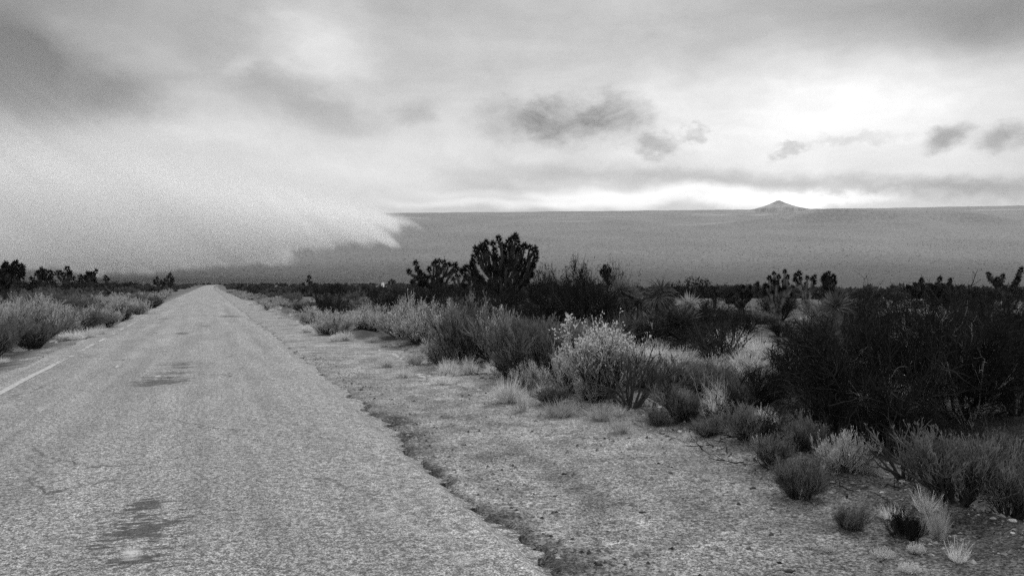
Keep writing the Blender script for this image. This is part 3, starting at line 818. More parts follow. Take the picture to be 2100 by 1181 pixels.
# ---- yuccas
def yucca(base_px, base_py, heads, label, seed, leaf_px=24, trunk=0.07, nleaf=150, skirt=True, droop=-0.03, group='yuccas among the dark bushes', mat='yucca', wl=0.05):
    """heads: (px, py) centres of the rosettes"""
    R = np.random.default_rng(seed)
    bx, by, bz = at(base_px, base_py); k = by / F; L = leaf_px * k
    root = empty('yucca_plant', (bx, by, bz - 0.05)); tag(root, label, 'yucca', group)
    for (hx, hy) in heads:
        h = np.array([(hx - base_px) * k, (R.random() - 0.5) * 0.4, (base_py - hy) * k])
        if h[2] > 0.25:
            tb = MB(); p = bez(np.zeros(3), h * [0.3, 0.3, 0.5], h, 6); tubes(tb, p[None], np.full(6, trunk), 8)
            obj('trunk', tb.mesh('yucca_trunk', M['skirt'], True), root)
            if skirt:
                sk = MB(); n = 220; i = R.integers(2, 5, n); f = R.random(n)[:, None]; q = p[i] * (1 - f) + p[i + 1] * f; a = R.random(n) * 6.283
                D = np.stack([np.cos(a), np.sin(a), np.full(n, -1.6)], -1) + R.normal(size=(n, 3)) * 0.25
                ribbons(R, sk, grow(R, q, D, L * (0.5 + 0.5 * R.random(n)), 3, 0.08, -0.25), np.array([.6, 1, .8, .2]) * L * wl)
                obj('dead_leaf_skirt', sk.mesh('yucca_skirt', M['skirt']), root)
        lf = MB(); D = rdir(R, nleaf * 3); D = D[D[:, 2] > (-0.35 if h[2] > 0.25 else 0.08)][:nleaf]
        P = h + D * trunk * 0.8
        g = grow(R, P, D, L * (0.75 + 0.35 * R.random(len(D))), 3, 0.03, droop)
        ribbons(R, lf, g, np.array([.7, 1, .75, .08]) * L * wl * 1.2)
        obj('rosette', lf.mesh('yucca_rosette', M[mat]), root)
    return root

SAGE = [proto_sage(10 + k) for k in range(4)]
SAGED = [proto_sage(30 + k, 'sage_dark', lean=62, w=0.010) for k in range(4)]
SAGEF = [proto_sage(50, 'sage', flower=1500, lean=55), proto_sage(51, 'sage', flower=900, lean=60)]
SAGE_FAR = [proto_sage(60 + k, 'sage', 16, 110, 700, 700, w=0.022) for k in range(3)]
SAGED_FAR = [proto_sage(65 + k, 'sage_dark', 16, 110, 700, 700, w=0.022) for k in range(3)]
CREO = [proto_creosote(70 + k) for k in range(4)]
CREO_BIG = [proto_creosote(80 + k, 26, 900, 4200, 9000, lean=66, leaf=0.018, wood=0.7) for k in range(2)]
CREO_FAR = [proto_creosote(85 + k, 9, 90, 420, 1500, leaf=0.06) for k in range(3)]
DRY = [proto_deadbush(110 + k, 9, 60, 160, 50, 0.55, 'dry_twig') for k in range(2)]
DEAD = [proto_deadbush(100 + k) for k in range(3)]
GRASS = [proto_grass(120 + k) for k in range(4)]
GRASS_TALL = [proto_grass(130 + k, 170, 26, 'straw', 0.012, -0.02, 0.12, 16) for k in range(2)]
GRASS_DULL = [proto_grass(135 + k, 320, 50, 'sage', 0.014, -0.06, 0.18) for k in range(2)]
CUSH = [proto_cushion(140 + k) for k in range(3)]
DARKCUSH = [proto_sage(150, 'creosote', 30, 500, 2600, 2600, lean=78, w=0.014)]
STONE_P = [proto_stone(160 + k, 'pale_stone') for k in range(5)]
STONE_D = [proto_stone(170 + k, 'dark_stone') for k in range(3)]
# ------------------------------------------------------------------ planting
RP = np.random.default_rng(4242)
def put_parts(name, parts, loc, scale, rz, label, cat, group):
    if isinstance(parts, dict):
        e = empty(name, loc, scale, rz)
        for k, me in parts.items(): obj(k, me, e)
    else:
        e = obj(name, parts); e.location = loc; e.scale = scale; e.rotation_euler = (0, 0, rz)
    return tag(e, label, cat, group)

OCC = []      # (x, y, r) of what is planted
def plant(name, protos, px, base, top, hw, label, cat, group, v=None, sink=0.03):
    x, y, z = at(px, base); k = y / F
    h = (base - top) * k; r = hw * k
    p = protos[(v if v is not None else int(RP.integers(0, 99))) % len(protos)]
    OCC.append((x, y, r))
    return put_parts(name, p, (x, y, z - sink), (r, r, h), RP.random() * 6.28, label, cat, group)

# --- joshua trees with their heads where they stand out against the slope
BIG = [(997.6, 497), (1010.5, 497), (1023.5, 491), (1043.7, 491.6), (1057, 486.5), (1051, 490), (1062, 497), (1075, 504.5), (1085.5, 506.7), (1094, 512), (1098, 517.5), (1098, 530), (977.5, 512), (987.5, 506), (971.7, 526), (971, 536), (960, 549), (969.5, 548), (952, 555), (959.5, 567), (966.6, 578), (979, 587), (1087, 562), (1029, 502), (1039, 506), (1048, 506), (1069.6, 507.5), (986, 513), (996, 510), (974.6, 597), (1092, 545), (1080, 575), (1015, 512), (1060, 515), (1003, 520)]
joshua(1030, 642, BIG, 'biggest joshua tree, a dense dark fan of spiky heads against the far slope', 1, fill=38, head_px=8.6, trunk_w=0.24, limb_w=0.085, fork=0.10, depth=0.6, limbs=26)
joshua(888, 614, [(855, 540), (842, 557.5), (850, 567), (866, 560), (880, 553), (888, 541), (896, 537), (904, 536), (911, 539), (918, 543), (931, 544), (937, 553), (847, 575), (861, 580), (874, 570), (896, 548), (908, 548), (925, 556), (902, 556), (871, 566), (858, 553)], 'wide joshua tree with two spreading crowns just beside the biggest one', 2, fill=8, head_px=7, trunk_w=0.22, limb_w=0.13, fork=0.30, limbs=7)
joshua(944, 616, [(937, 564), (942, 567), (950, 575), (930, 572), (947, 582)], 'thin half-bare joshua tree in the gap beside the biggest one', 3, head_px=5, trunk_w=0.10, limb_w=0.06, fork=0.35, limbs=3)
joshua(802, 599, [(802, 576), (798, 580), (807, 579)], 'tiny lone joshua tree far out on the plain near the white box', 4, head_px=4.5, trunk_w=0.14, limb_w=0.11, fork=0.5, far=True, limbs=2)
joshua(634, 601, [(633, 569), (631, 576), (638, 580), (645, 583), (624, 583)], 'small pointed joshua tree rising from the dark scrub past the road', 5, head_px=5, trunk_w=0.2, limb_w=0.15, fork=0.4, far=True, limbs=3)
joshua(11, 645, [(8, 546), (14, 543), (5, 556), (18, 556), (11, 551)], 'tall straight joshua tree cut by the frame edge, closest to the road on its side', 6, fill=3, head_px=8, trunk_w=0.16, limb_w=0.14, fork=0.62, limbs=3)
joshua(36, 606, [(30.5, 541), (37, 546), (44, 550), (26, 553), (48, 561), (40, 556), (32, 552)], 'broad two-headed joshua tree behind the tall straight one', 7, fill=7, head_px=8, trunk_w=0.4, limb_w=0.25, fork=0.3, far=True, limbs=4)
joshua(88, 605, [(88, 553), (80, 556), (96, 556), (74, 562), (102, 565), (84, 560), (93, 562), (105, 572), (72, 572)], 'round bushy joshua tree, second clump along the scrub line from the frame edge', 8, fill=8, head_px=6.5, trunk_w=0.35, limb_w=0.2, fork=0.3, far=True, limbs=5)
joshua(137, 604, [(132, 551), (119, 561), (123, 559), (140, 560), (128, 563), (142, 570), (138, 566)], 'gnarled joshua tree with one crooked limb leaning over the scrub', 9, fill=2, head_px=6, trunk_w=0.3, limb_w=0.2, fork=0.45, far=True, limbs=4)
joshua(183, 605, [(190, 557), (170, 569), (180, 564), (194, 562), (166, 575), (186, 562), (176, 574)], 'lopsided joshua tree with its tallest head on the road side', 10, fill=4, head_px=6.5, trunk_w=0.35, limb_w=0.22, fork=0.3, far=True, limbs=4)
joshua(219, 602, [(218, 567), (215, 573), (222, 573)], 'slim little joshua tree standing alone above the scrub line', 11, head_px=4.5, trunk_w=0.2, limb_w=0.14, fork=0.5, far=True, limbs=2)
joshua(326, 604, [(325, 571), (315, 576), (333, 577), (338, 581), (320, 580)], 'squat joshua tree near the road where it narrows', 12, fill=1, head_px=4.5, trunk_w=0.22, limb_w=0.2, fork=0.3, far=True, limbs=3)
joshua(348, 604, [(347, 563), (343, 568), (352, 570), (355, 576), (341, 574)], 'upright joshua tree closest to the vanishing road', 13, head_px=4.2, trunk_w=0.16, limb_w=0.16, fork=0.5, far=True, limbs=3)
joshua(1594, 660, [(1591, 558), (1608, 554.5), (1579.5, 568), (1600, 565), (1573, 585), (1584.5, 597), (1603, 592), (1617, 578), (1623.5, 585), (1593, 578), (1586, 575), (1611, 566), (1621, 600), (1570, 600)], 'many-columned joshua tree with pale shaggy trunks', 14, fill=5, head_px=6.5, trunk_w=0.2, limb_w=0.075, fork=0.08, limbs=6, depth=0.5, bark='pale_bark', shag=False)
joshua(1655, 645, [(1633.6, 563), (1642, 559.6), (1654, 568), (1661, 571), (1671, 566), (1630, 572), (1644, 570), (1668, 578), (1637, 580), (1657, 582)], 'forked joshua tree shaped like a V beside the many-columned one', 15, head_px=6.5, trunk_w=0.16, limb_w=0.07, fork=0.10, limbs=3, depth=0.5, bark='pale_bark', shag=False)
joshua(1700, 636, [(1691, 565), (1698, 560), (1705, 568), (1688, 572), (1700, 571), (1707, 578)], 'single-headed joshua tree next to the V-shaped one', 16, fill=3, head_px=7, trunk_w=0.15, limb_w=0.1, fork=0.5, limbs=3)
joshua(1520, 636, [(1529, 588), (1549, 582), (1539, 588), (1512, 595), (1498, 602), (1552, 592), (1543, 598), (1522, 600), (1506, 606), (1532, 604), (1490, 608)], 'low sprawling joshua tree under the far slope, below the cone', 17, fill=8, head_px=5.5, trunk_w=0.16, limb_w=0.08, fork=0.18, limbs=6)
joshua(1466, 632, [(1464, 597), (1470, 603), (1459, 605)], 'stunted joshua tree beside the low sprawling one', 18, head_px=5, trunk_w=0.1, limb_w=0.07, fork=0.4, limbs=2)
joshua(1915, 638, [(1888, 575), (1905, 574), (1918, 571), (1932, 573), (1942, 578), (1955, 588), (1871, 588), (1878, 596), (1898, 584), (1925, 583), (1945, 590), (1908, 592), (1953, 600), (1880, 583), (1935, 596), (1917, 586)], 'dome-crowned joshua tree with dozens of packed heads', 19, fill=18, head_px=6, trunk_w=0.2, limb_w=0.09, fork=0.22, limbs=9)
joshua(2063, 632, [(2026.5, 561), (2040, 575), (2052, 564), (2046, 572), (2092.6, 553), (2081, 570), (2078, 580), (2093, 563), (2032, 568)], 'stark joshua tree with two thick arms raised wide', 20, head_px=6.5, trunk_w=0.22, limb_w=0.13, fork=0.3, limbs=3, depth=0.25)
joshua(1998, 640, [(1976, 604), (1989, 598), (2005, 603), (2020, 602), (1984, 610), (2012, 610), (1994, 608), (2030, 610)], 'low joshua tree between the domed and the two-armed ones', 21, fill=6, head_px=6, trunk_w=0.15, limb_w=0.08, fork=0.2, limbs=5)
joshua(1262, 660, [(1240, 545), (1247, 552), (1235, 556), (1243, 558)], 'leaning joshua tree whose lone dark head tops the thicket', 22, head_px=7, trunk_w=0.09, limb_w=0.07, fork=0.6, limbs=2, lean=-0.1)

# --- yuccas
yucca(1357, 702, [(1358, 597), (1350, 612)], 'shaggy yucca with drooping leaves at the top of its trunk', 201, leaf_px=34, droop=-0.28, trunk=0.09)
yucca(1288, 698, [(1271, 592), (1295, 606)], 'tall yucca with pale needle leaves rising from the thicket', 202, leaf_px=34, nleaf=170, mat='sage_dark')
yucca(1318, 699, [(1312, 622)], 'short yucca rosette squeezed between the two tall ones', 203, leaf_px=30, mat='yucca')
yucca(1285, 705, [(1290, 696), (1262, 698)], 'stemless yucca clump like a dark fountain of blades', 204, leaf_px=62, nleaf=260, wl=0.032, group='low yucca clumps in front of the thicket')
yucca(1340, 707, [(1345, 695), (1322, 700)], 'second stemless yucca clump, touching the trunked one', 205, leaf_px=52, nleaf=220, wl=0.036, group='low yucca clumps in front of the thicket')
yucca(1403, 712, [(1402, 658)], 'thick-trunked yucca in a long skirt of hanging dead leaves', 206, leaf_px=42, nleaf=210, trunk=0.12)
yucca(1412, 700, [(1411, 621)], 'pale slender yucca with a starburst head behind the skirted one', 207, leaf_px=27, mat='sage', trunk=0.05)
yucca(1727, 775, [(1724, 625)], 'lone yucca with a spiky ball of leaves above the dark bushes', 208, leaf_px=36, nleaf=200, trunk=0.07)
yucca(1655, 740, [(1655, 672)], 'little yucca half buried in dark brush', 209, leaf_px=26, trunk=0.06)

# --- dark creosote thicket on the right of the road
G1 = 'dark bushes of the thicket beyond the shoulder'
for (px, b, tp, hw, lab) in [
    (1130, 690, 566, 62, 'dark wiry bush in the thicket under the biggest joshua tree'), (1205, 702, 556, 66, 'tallest dark bush of the thicket, below the lone joshua head'),
    (1262, 690, 560, 46, 'dark bush wrapped round the tall yuccas'), (1062, 674, 600, 52, 'dark bush hugging the foot of the biggest joshua tree'), (982, 662, 606, 44, 'dark bush just before the biggest joshua tree on the road side'),
    (1012, 692, 622, 48, 'low dark bush in front of the biggest joshua tree'), (1160, 655, 575, 60, 'dark airy bush with loose twigs against the far slope'), (1110, 640, 562, 40, 'wispy bush beside the crown of the biggest joshua tree'),
    (692, 655, 606, 38, 'dark round bush nearest the road, before the pale shrubs'), (660, 645, 602, 26, 'small dark bush beside the dark round one by the road'), (790, 642, 596, 58, 'long dark bush behind the pale shrubs'),
    (845, 640, 600, 44, 'dark bush under the wide joshua tree'), (905, 664, 612, 52, 'dark bush between the pale shrubs and the wide joshua tree'), (1340, 668, 600, 50, 'dark bush behind the shaggy yucca'),
    (1460, 690, 615, 55, 'dark bush past the skirted yucca'), (1525, 695, 632, 48, 'dark bush below the low sprawling joshua tree'), (1600, 690, 655, 46, 'dark bush at the foot of the many-columned joshua tree'), (1420, 690, 640, 45, 'dark bush hiding the base of the pale slender yucca')]:
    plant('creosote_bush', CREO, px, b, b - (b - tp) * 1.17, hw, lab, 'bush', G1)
G2 = 'big dark bushes in the wash'
for (px, b, tp, hw, lab, big) in [
    (1790, 905, 618, 175, 'largest black bush in the wash, branches spilling every way', 1), (1690, 850, 660, 115, 'black bush leaning towards the shoulder beside the largest one', 1), (1965, 865, 604, 160, 'second largest black bush, near the frame edge', 1),
    (2085, 850, 600, 120, 'black bush cut by the frame edge', 1), (1880, 780, 604, 125, 'black bush behind the two largest ones', 1), (1660, 745, 662, 80, 'dark bush below the V-shaped joshua tree', 0), (1735, 755, 640, 70, 'dark bush with bare arching twigs under the lone yucca', 0),
    (1600, 800, 700, 70, 'dark low bush at the end of the pale grass', 0), (2010, 745, 606, 100, 'dark bush below the two-armed joshua tree', 0), (1555, 835, 745, 75, 'low dark bush where the wash meets the shoulder', 0), (1850, 935, 790, 110, 'low black bush sprawling at the foot of the largest one', 1), (1700, 905, 800, 80, 'short black bush on the bank of the wash', 0), (1980, 800, 660, 120, 'tangled black bush in the middle of the wash', 1)]:
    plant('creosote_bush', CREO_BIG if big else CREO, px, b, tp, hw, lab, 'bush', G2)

# --- pale and grey shrubs on the right
G3 = 'grey shrubs between the shoulder and the thicket'
for (px, b, tp, hw, pr, lab) in [
    (950, 748, 622, 74, SAGED, 'large grey shrub with dark twiggy feet, midway along the verge'), (820, 692, 618, 62, SAGE, 'pale bushy shrub nearest the dark round bush'), (868, 704, 640, 58, SAGE, 'rounded pale shrub behind the first grass tufts'),
    (1085, 778, 652, 78, SAGED, 'twiggy grey shrub beside the flowering one'), (1010, 738, 640, 62, SAGE, 'soft grey shrub below the biggest joshua tree'), (1155, 772, 690, 62, SAGED, 'dull shrub in front of the flowering one'),
    (1185, 805, 722, 56, SAGE, 'low grey shrub beside the round tufts'), (1440, 812, 742, 60, SAGED, 'broad grey shrub below the skirted yucca'), (1480, 790, 735, 48, SAGE, 'pale shrub next to the bright grass clump'), (1400, 862, 790, 52, SAGED, 'grey-brown shrub behind the dead bush'),
    (1532, 902, 832, 52, SAGED, 'small twiggy shrub on the lip of the shoulder'), (1640, 1022, 936, 58, SAGED, 'leafy shrub rooted in the broken lip of the shoulder'), (1728, 968, 888, 56, SAGE, 'spiky pale shrub on the bank of the wash'),
    (1640, 925, 855, 46, SAGED, 'thin shrub between the shoulder lip and the black bushes'), (1960, 1030, 888, 100, SAGED, 'large feathery shrub over the dead limbs'), (2075, 1060, 935, 70, SAGED, 'shadowy shrub in the lower corner by the frame edge'),
    (742, 662, 626, 42, SAGE, 'pale shrub behind the dark round bush'), (620, 640, 618, 30, SAGED, 'grey shrub at the edge of the verge up the road'), (1095, 800, 745, 38, SAGE, 'small pale shrub behind the cluster of tufts'), (1040, 770, 715, 44, SAGED, 'small dull shrub beside the twiggy grey one'),
    (905, 745, 690, 36, SAGE, 'low pale shrub behind the wide grass tuft'), (1520, 840, 770, 50, SAGED, 'dull shrub against the low dark bush'), (2010, 960, 880, 60, SAGED, 'dim shrub behind the feathery one'), (1745, 1085, 1035, 34, SAGED, 'low ragged shrub on the stony ground')]:
    plant('sagebrush', pr, px, b, tp, hw, lab, 'shrub', G3)
plant('rabbitbrush', SAGEF, 1235, 818, 670, 76, 'flowering shrub crowned with bright pale tips', 'shrub', None, 0)
plant('rabbitbrush', SAGEF, 930, 700, 632, 34, 'small shrub with a few pale tips before the biggest joshua tree', 'shrub', None, 1)
plant('cushion_shrub', DARKCUSH, 1857, 1103, 1046, 34, 'compact dark cushion shrub beside a tall grass tuft', 'shrub', None)
for (px, b, tp, hw, lab, v) in [(1292, 838, 716, 88, 'bare black bush with forking stems beside the round tufts', 0), (1855, 985, 862, 92, 'fallen dead bush with thick black limbs on the wash bank', 1), (1385, 862, 770, 58, 'small bare bush on the lip of the shoulder', 2), (1480, 745, 655, 70, 'bare twigs standing before the bright grass clump', 0), (1760, 760, 640, 80, 'bare arching twigs among the dark bushes', 1), (1120, 770, 660, 50, 'bare twiggy bush behind the flowering shrub', 2), (1690, 930, 850, 50, 'pale dry bush on the edge of the wash', 2), (2050, 960, 860, 80, 'bare crooked bush near the frame edge', 0)]:
    plant('dead_bush', DEAD, px, b, tp, hw, lab, 'dead bush', 'bare bushes of the verge', v)

for (px, b, tp, hw, lab, v) in [(1815, 925, 770, 70, 'pale leafless twigs in front of the largest black bush', 0), (1730, 870, 700, 80, 'pale leafless twigs against the leaning black bush', 1), (1990, 880, 690, 90, 'pale leafless twigs before the second largest black bush', 0), (1900, 840, 640, 90, 'long pale twigs rising through the black bushes', 1), (1465, 870, 760, 40, 'thin pale twigs by the dead bush', 1)]:
    plant('dead_bush', DRY, px, b, tp, hw, lab, 'dead bush', 'pale leafless bushes in the wash', v)
# --- grass
G4 = 'grass tufts along the shoulder'
for (px, b, tp, hw, pr, lab) in [
    (795, 753, 726, 20, GRASS, 'lone round grass tuft out on the gravel'), (670, 681, 655, 22, GRASS, 'bright grass tuft at the gravel edge up the road'), (711, 699, 676, 18, GRASS, 'small round grass tuft beside the bright one'), (920, 770, 735, 30, GRASS, 'wide grass tuft at the gravel edge'), (962, 768, 732, 20, GRASS, 'upright grass tuft next to the wide one'),
    (1040, 826, 772, 36, GRASS, 'tall pale grass tuft on the shoulder edge'), (1072, 843, 788, 17, GRASS_TALL, 'narrow tuft of white stalks beside the tall pale one'), (1150, 854, 814, 46, GRASS_DULL, 'round dull tuft, first of two side by side'), (1232, 862, 820, 40, GRASS_DULL, 'round dull tuft, second of two side by side'),
    (1072, 778, 742, 30, GRASS, 'pale round tuft below the twiggy grey shrub'), (1290, 744, 704, 46, GRASS, 'bright tuft in front of the low yucca clump'), (1345, 742, 706, 46, GRASS, 'bright tuft in front of the shaggy yucca'), (1402, 748, 712, 42, GRASS, 'bright tuft at the foot of the skirted yucca'), (1500, 722, 678, 52, GRASS, 'brightest grass mound, beyond the bare twigs'), (1558, 735, 688, 48, GRASS, 'bright grass mound touching the brightest one'), (1530, 765, 715, 46, GRASS, 'fringe of bright grass below the mounds'),
    (1330, 792, 752, 40, GRASS, 'bright tuft behind the bare black bush'), (1392, 804, 762, 36, GRASS, 'bright tuft by the broad grey shrub'), (1470, 852, 812, 34, GRASS, 'bright tuft in front of the scrub on the lip'), (1560, 872, 832, 34, GRASS, 'bright tuft before the low dark bush'), (1270, 852, 826, 22, GRASS, 'short bright tuft next to the second round dull one'), (1118, 816, 784, 24, GRASS, 'short bright tuft beside the tall pale one'),
    (1640, 772, 722, 44, GRASS, 'bright grass showing through dark twigs'), (1885, 815, 745, 50, GRASS, 'bright grass behind the black bushes'), (1985, 850, 800, 46, GRASS, 'low bright grass behind the black bushes'), (1925, 1107, 1018, 26, GRASS_DULL, 'tall dull tuft beside the dark cushion shrub'), (1830, 1062, 1030, 30, GRASS, 'small dry tuft behind the dark cushion shrub'), (1740, 1062, 1036, 30, GRASS_DULL, 'flattened tuft by the ragged shrub'), (1965, 1152, 1106, 26, GRASS_TALL, 'thin dry weed near the lower corner'),
    (1410, 905, 880, 14, GRASS, 'tiny pale tuft on the shoulder below the bare bush'), (1560, 925, 890, 16, GRASS_TALL, 'dry stalks on the lip of the shoulder'), (1900, 1050, 1000, 30, GRASS_TALL, 'dry stalks under the feathery shrub'), (850, 748, 712, 28, GRASS_DULL, 'dull tuft between the lone and the wide ones'),
    (150, 697, 676, 34, GRASS, 'bleached grass mat beside the road, end by the frame'), (178, 693, 672, 28, GRASS, 'bleached grass mat beside the road, middle'), (203, 686, 668, 22, GRASS, 'bleached grass mat beside the road, far end'), (130, 700, 682, 18, GRASS_DULL, 'thin bleached grass under the round shrub'), (265, 655, 640, 16, GRASS, 'small bleached tuft further up the road')]:
    plant('grass_tuft', pr, px, b, tp, hw, lab, 'grass tuft', G4)
for (px, b, tp, hw, lab) in [(1450, 985, 973, 10, 'lone white tuft out on the gravel shoulder'), (1700, 1131, 1116, 12, 'white tuft on the gravel, first from the road'), (1812, 1142, 1125, 22, 'wide white tuft in the lower corner'), (1882, 1133, 1113, 18, 'plump white tuft nearest the grass'), (1868, 1172, 1152, 22, 'white tuft lowest on the gravel')]:
    plant('cushion_plant', CUSH, px, b, tp, hw, lab, 'cushion plant', 'white tufts on the gravel', sink=0.01)

# --- shrubs along the other side of the road
G5 = 'grey shrubs along the far verge'
for (px, b, tp, hw, pr, lab) in [
    (62, 716, 628, 62, SAGED, 'big round shrub closest to the road edge by the frame'), (-20, 735, 640, 50, SAGED, 'shrub cut off by the frame edge'), (10, 690, 610, 50, SAGE, 'tall pale shrub behind the big round one'), (120, 690, 628, 46, SAGE, 'pale shrub over the bleached grass'), (165, 682, 624, 44, SAGED, 'grey shrub above the bleached grass'),
    (210, 672, 618, 40, SAGE, 'bushy shrub past the bleached grass'), (245, 660, 618, 30, SAGED, 'round dark-footed shrub at the road edge'), (80, 672, 600, 50, SAGE, 'tall soft shrub in the second row'), (150, 660, 598, 46, SAGED, 'wide soft shrub in the second row'), (215, 650, 598, 42, SAGE, 'soft shrub in the second row nearest the road'), (280, 645, 608, 26, SAGE, 'small round shrub up the road edge'), (275, 636, 596, 34, SAGED, 'dull shrub behind the small round one'), (312, 632, 600, 22, SAGED, 'last distinct shrub before the road narrows')]:
    plant('sagebrush', pr, px, b, b - (b - tp) * 0.80, hw, lab, 'shrub', G5)

for (px, b, tp, hw, pr, nm, lab) in [(1130, 830, 790, 34, SAGED, 'sagebrush', 'small scruffy shrub behind the first round dull tuft'), (1215, 820, 770, 40, SAGE, 'sagebrush', 'small soft shrub behind the second round dull tuft'), (1350, 872, 835, 34, SAGED, 'sagebrush', 'low scruffy shrub between the round tufts and the small bare bush'), (1450, 895, 850, 40, SAGED, 'sagebrush', 'scruffy shrub on the lip past the small bare bush'), (1580, 950, 890, 44, SAGED, 'sagebrush', 'scruffy shrub just before the leafy one on the lip'), (1600, 900, 830, 56, CREO, 'creosote_bush', 'dark open bush between the lip and the wash'), (1500, 870, 790, 50, CREO, 'creosote_bush', 'dark open bush behind the scruffy shrub on the lip'), (1340, 800, 740, 50, CREO, 'creosote_bush', 'dark open bush beside the flowering shrub'), (1060, 745, 690, 36, CREO, 'creosote_bush', 'dark open bush between two grey shrubs'), (1560, 800, 740, 56, SAGE, 'sagebrush', 'pale shrub at the end of the bright grass')]:
    plant(nm, pr, px, b, tp, hw, lab, 'bush' if nm[0] == 'c' else 'shrub', 'low scrub of the lip')
# --- the rest of the scrub, thinning into the distance
def free(x, y, r, k=0.75):
    return all((x - a) ** 2 + (y - b) ** 2 > (k * (r + c)) ** 2 for a, b, c in OCC)
def inview(x, y): return y > 2 and abs(x) < y * 0.70 + 1.0

def scatter(n, name, near, farp, l0, l1, s0, s1, r0, r1, hk, label, cat, group, power=1.6, far_from=34, kk=0.7, keep=None):
    done = 0; tries = 0
    while done < n and tries < n * 60:
        tries += 1
        s = s0 + (s1 - s0) * RP.random() ** power
        lat = l0 + (l1 - l0) * RP.random()
        x, y = (float(v) for v in from_road(lat, s)); r = r0 + (r1 - r0) * RP.random()
        if not inview(x, y) or not free(x, y, r, kk): continue
        if keep is not None and not keep(x, y, lat, s): continue
        p = (farp if y > far_from else near); p = p[int(RP.integers(0, len(p)))]
        h = r * (hk[0] + (hk[1] - hk[0]) * RP.random())
        put_parts(name, p, (x, y, float(T(x, y)) - 0.04), (r, r, h), RP.random() * 6.28, label, cat, group)
        OCC.append((x, y, r)); done += 1
    return done
scatter(34, 'grass_tuft', GRASS, GRASS, 3.0, 4.3, 12, 70, 0.10, 0.24, (0.8, 1.2), 'pale tuft in the line where gravel meets scrub', 'grass tuft', 'tufts where gravel meets scrub', 1.2, kk=0.4)
# hedge-like verge of shrubs
scatter(46, 'sagebrush', SAGE, SAGE_FAR, -7.5, -4.4, 18, 120, 0.5, 0.95, (0.9, 1.2), 'grey shrub in the row lining the opposite road edge', 'shrub', 'shrubs lining the road', 1.3)
scatter(80, 'sagebrush', SAGED, SAGED_FAR, -24, -6, 20, 120, 0.6, 1.15, (0.9, 1.25), 'dull shrub in the wide grey belt across the road', 'shrub', 'shrubs of the grey belt', 1.4)
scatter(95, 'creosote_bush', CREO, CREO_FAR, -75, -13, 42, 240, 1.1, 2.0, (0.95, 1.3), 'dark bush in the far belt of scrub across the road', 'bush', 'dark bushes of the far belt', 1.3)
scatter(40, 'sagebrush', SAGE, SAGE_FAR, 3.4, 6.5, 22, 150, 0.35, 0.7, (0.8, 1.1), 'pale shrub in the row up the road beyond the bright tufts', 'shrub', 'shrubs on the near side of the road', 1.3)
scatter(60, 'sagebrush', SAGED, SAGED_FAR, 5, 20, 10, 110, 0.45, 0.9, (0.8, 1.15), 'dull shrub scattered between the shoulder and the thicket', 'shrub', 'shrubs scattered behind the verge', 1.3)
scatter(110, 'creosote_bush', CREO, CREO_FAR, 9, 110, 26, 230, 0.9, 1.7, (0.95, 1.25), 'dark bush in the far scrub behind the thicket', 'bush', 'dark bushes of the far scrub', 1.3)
scatter(60, 'grass_tuft', GRASS, GRASS, 4.6, 26, 8, 70, 0.12, 0.32, (0.9, 1.4), 'pale grass tuft poking out between the shrubs', 'grass tuft', 'grass between the shrubs', 1.4, kk=0.4)
scatter(52, 'grass_tuft', GRASS_DULL, GRASS_DULL, 4.0, 8.5, 2.6, 22, 0.05, 0.15, (0.9, 1.5), 'tiny dull tuft on the stony lip of the shoulder', 'grass tuft', 'tiny tufts on the stony lip', 1.3, kk=0.5)
scatter(40, 'grass_tuft', GRASS, GRASS, -5.6, -3.5, 14, 80, 0.12, 0.25, (0.7, 1.0), 'bleached tuft at the opposite road edge', 'grass tuft', 'tufts at the opposite road edge', 1.3, kk=0.5)

def scatter_polar(n, name, near, farp, a0, a1, d0, d1, r0, r1, hk, label, cat, group, lmin, far_from=34, kk=0.55):
    done = tries = 0
    while done < n and tries < n * 80:
        tries += 1
        a = math.radians(a0 + (a1 - a0) * RP.random()); d = d0 * (d1 / d0) ** RP.random()
        x, y = d * math.sin(a), d * math.cos(a); lat, s = to_road(x, y); r = r0 + (r1 - r0) * RP.random()
        if abs(lat) < lmin or not free(x, y, r, kk): continue
        if 14.5 < math.degrees(a) < 22 and y < 60: continue
        p = (farp if y > far_from else near); p = p[int(RP.integers(0, len(p)))]
        put_parts(name, p, (x, y, float(T(x, y)) - 0.04), (r, r, r * (hk[0] + (hk[1] - hk[0]) * RP.random())), RP.random() * 6.28, label, cat, group)
        OCC.append((x, y, r)); done += 1
scatter_polar(62, 'creosote_bush', CREO, CREO_FAR, -6, 33, 16, 110, 0.7, 1.3, (0.75, 1.1), 'dark bush filling the gaps of the scrub beyond the wash', 'bush', 'dark bushes filling the scrub', 8)
scatter_polar(45, 'grass_tuft', GRASS, GRASS, -4, 31, 11, 60, 0.2, 0.5, (0.6, 0.9), 'bright grass mound among the dark bushes', 'grass tuft', 'bright grass mounds in the scrub', 7, kk=0.3)
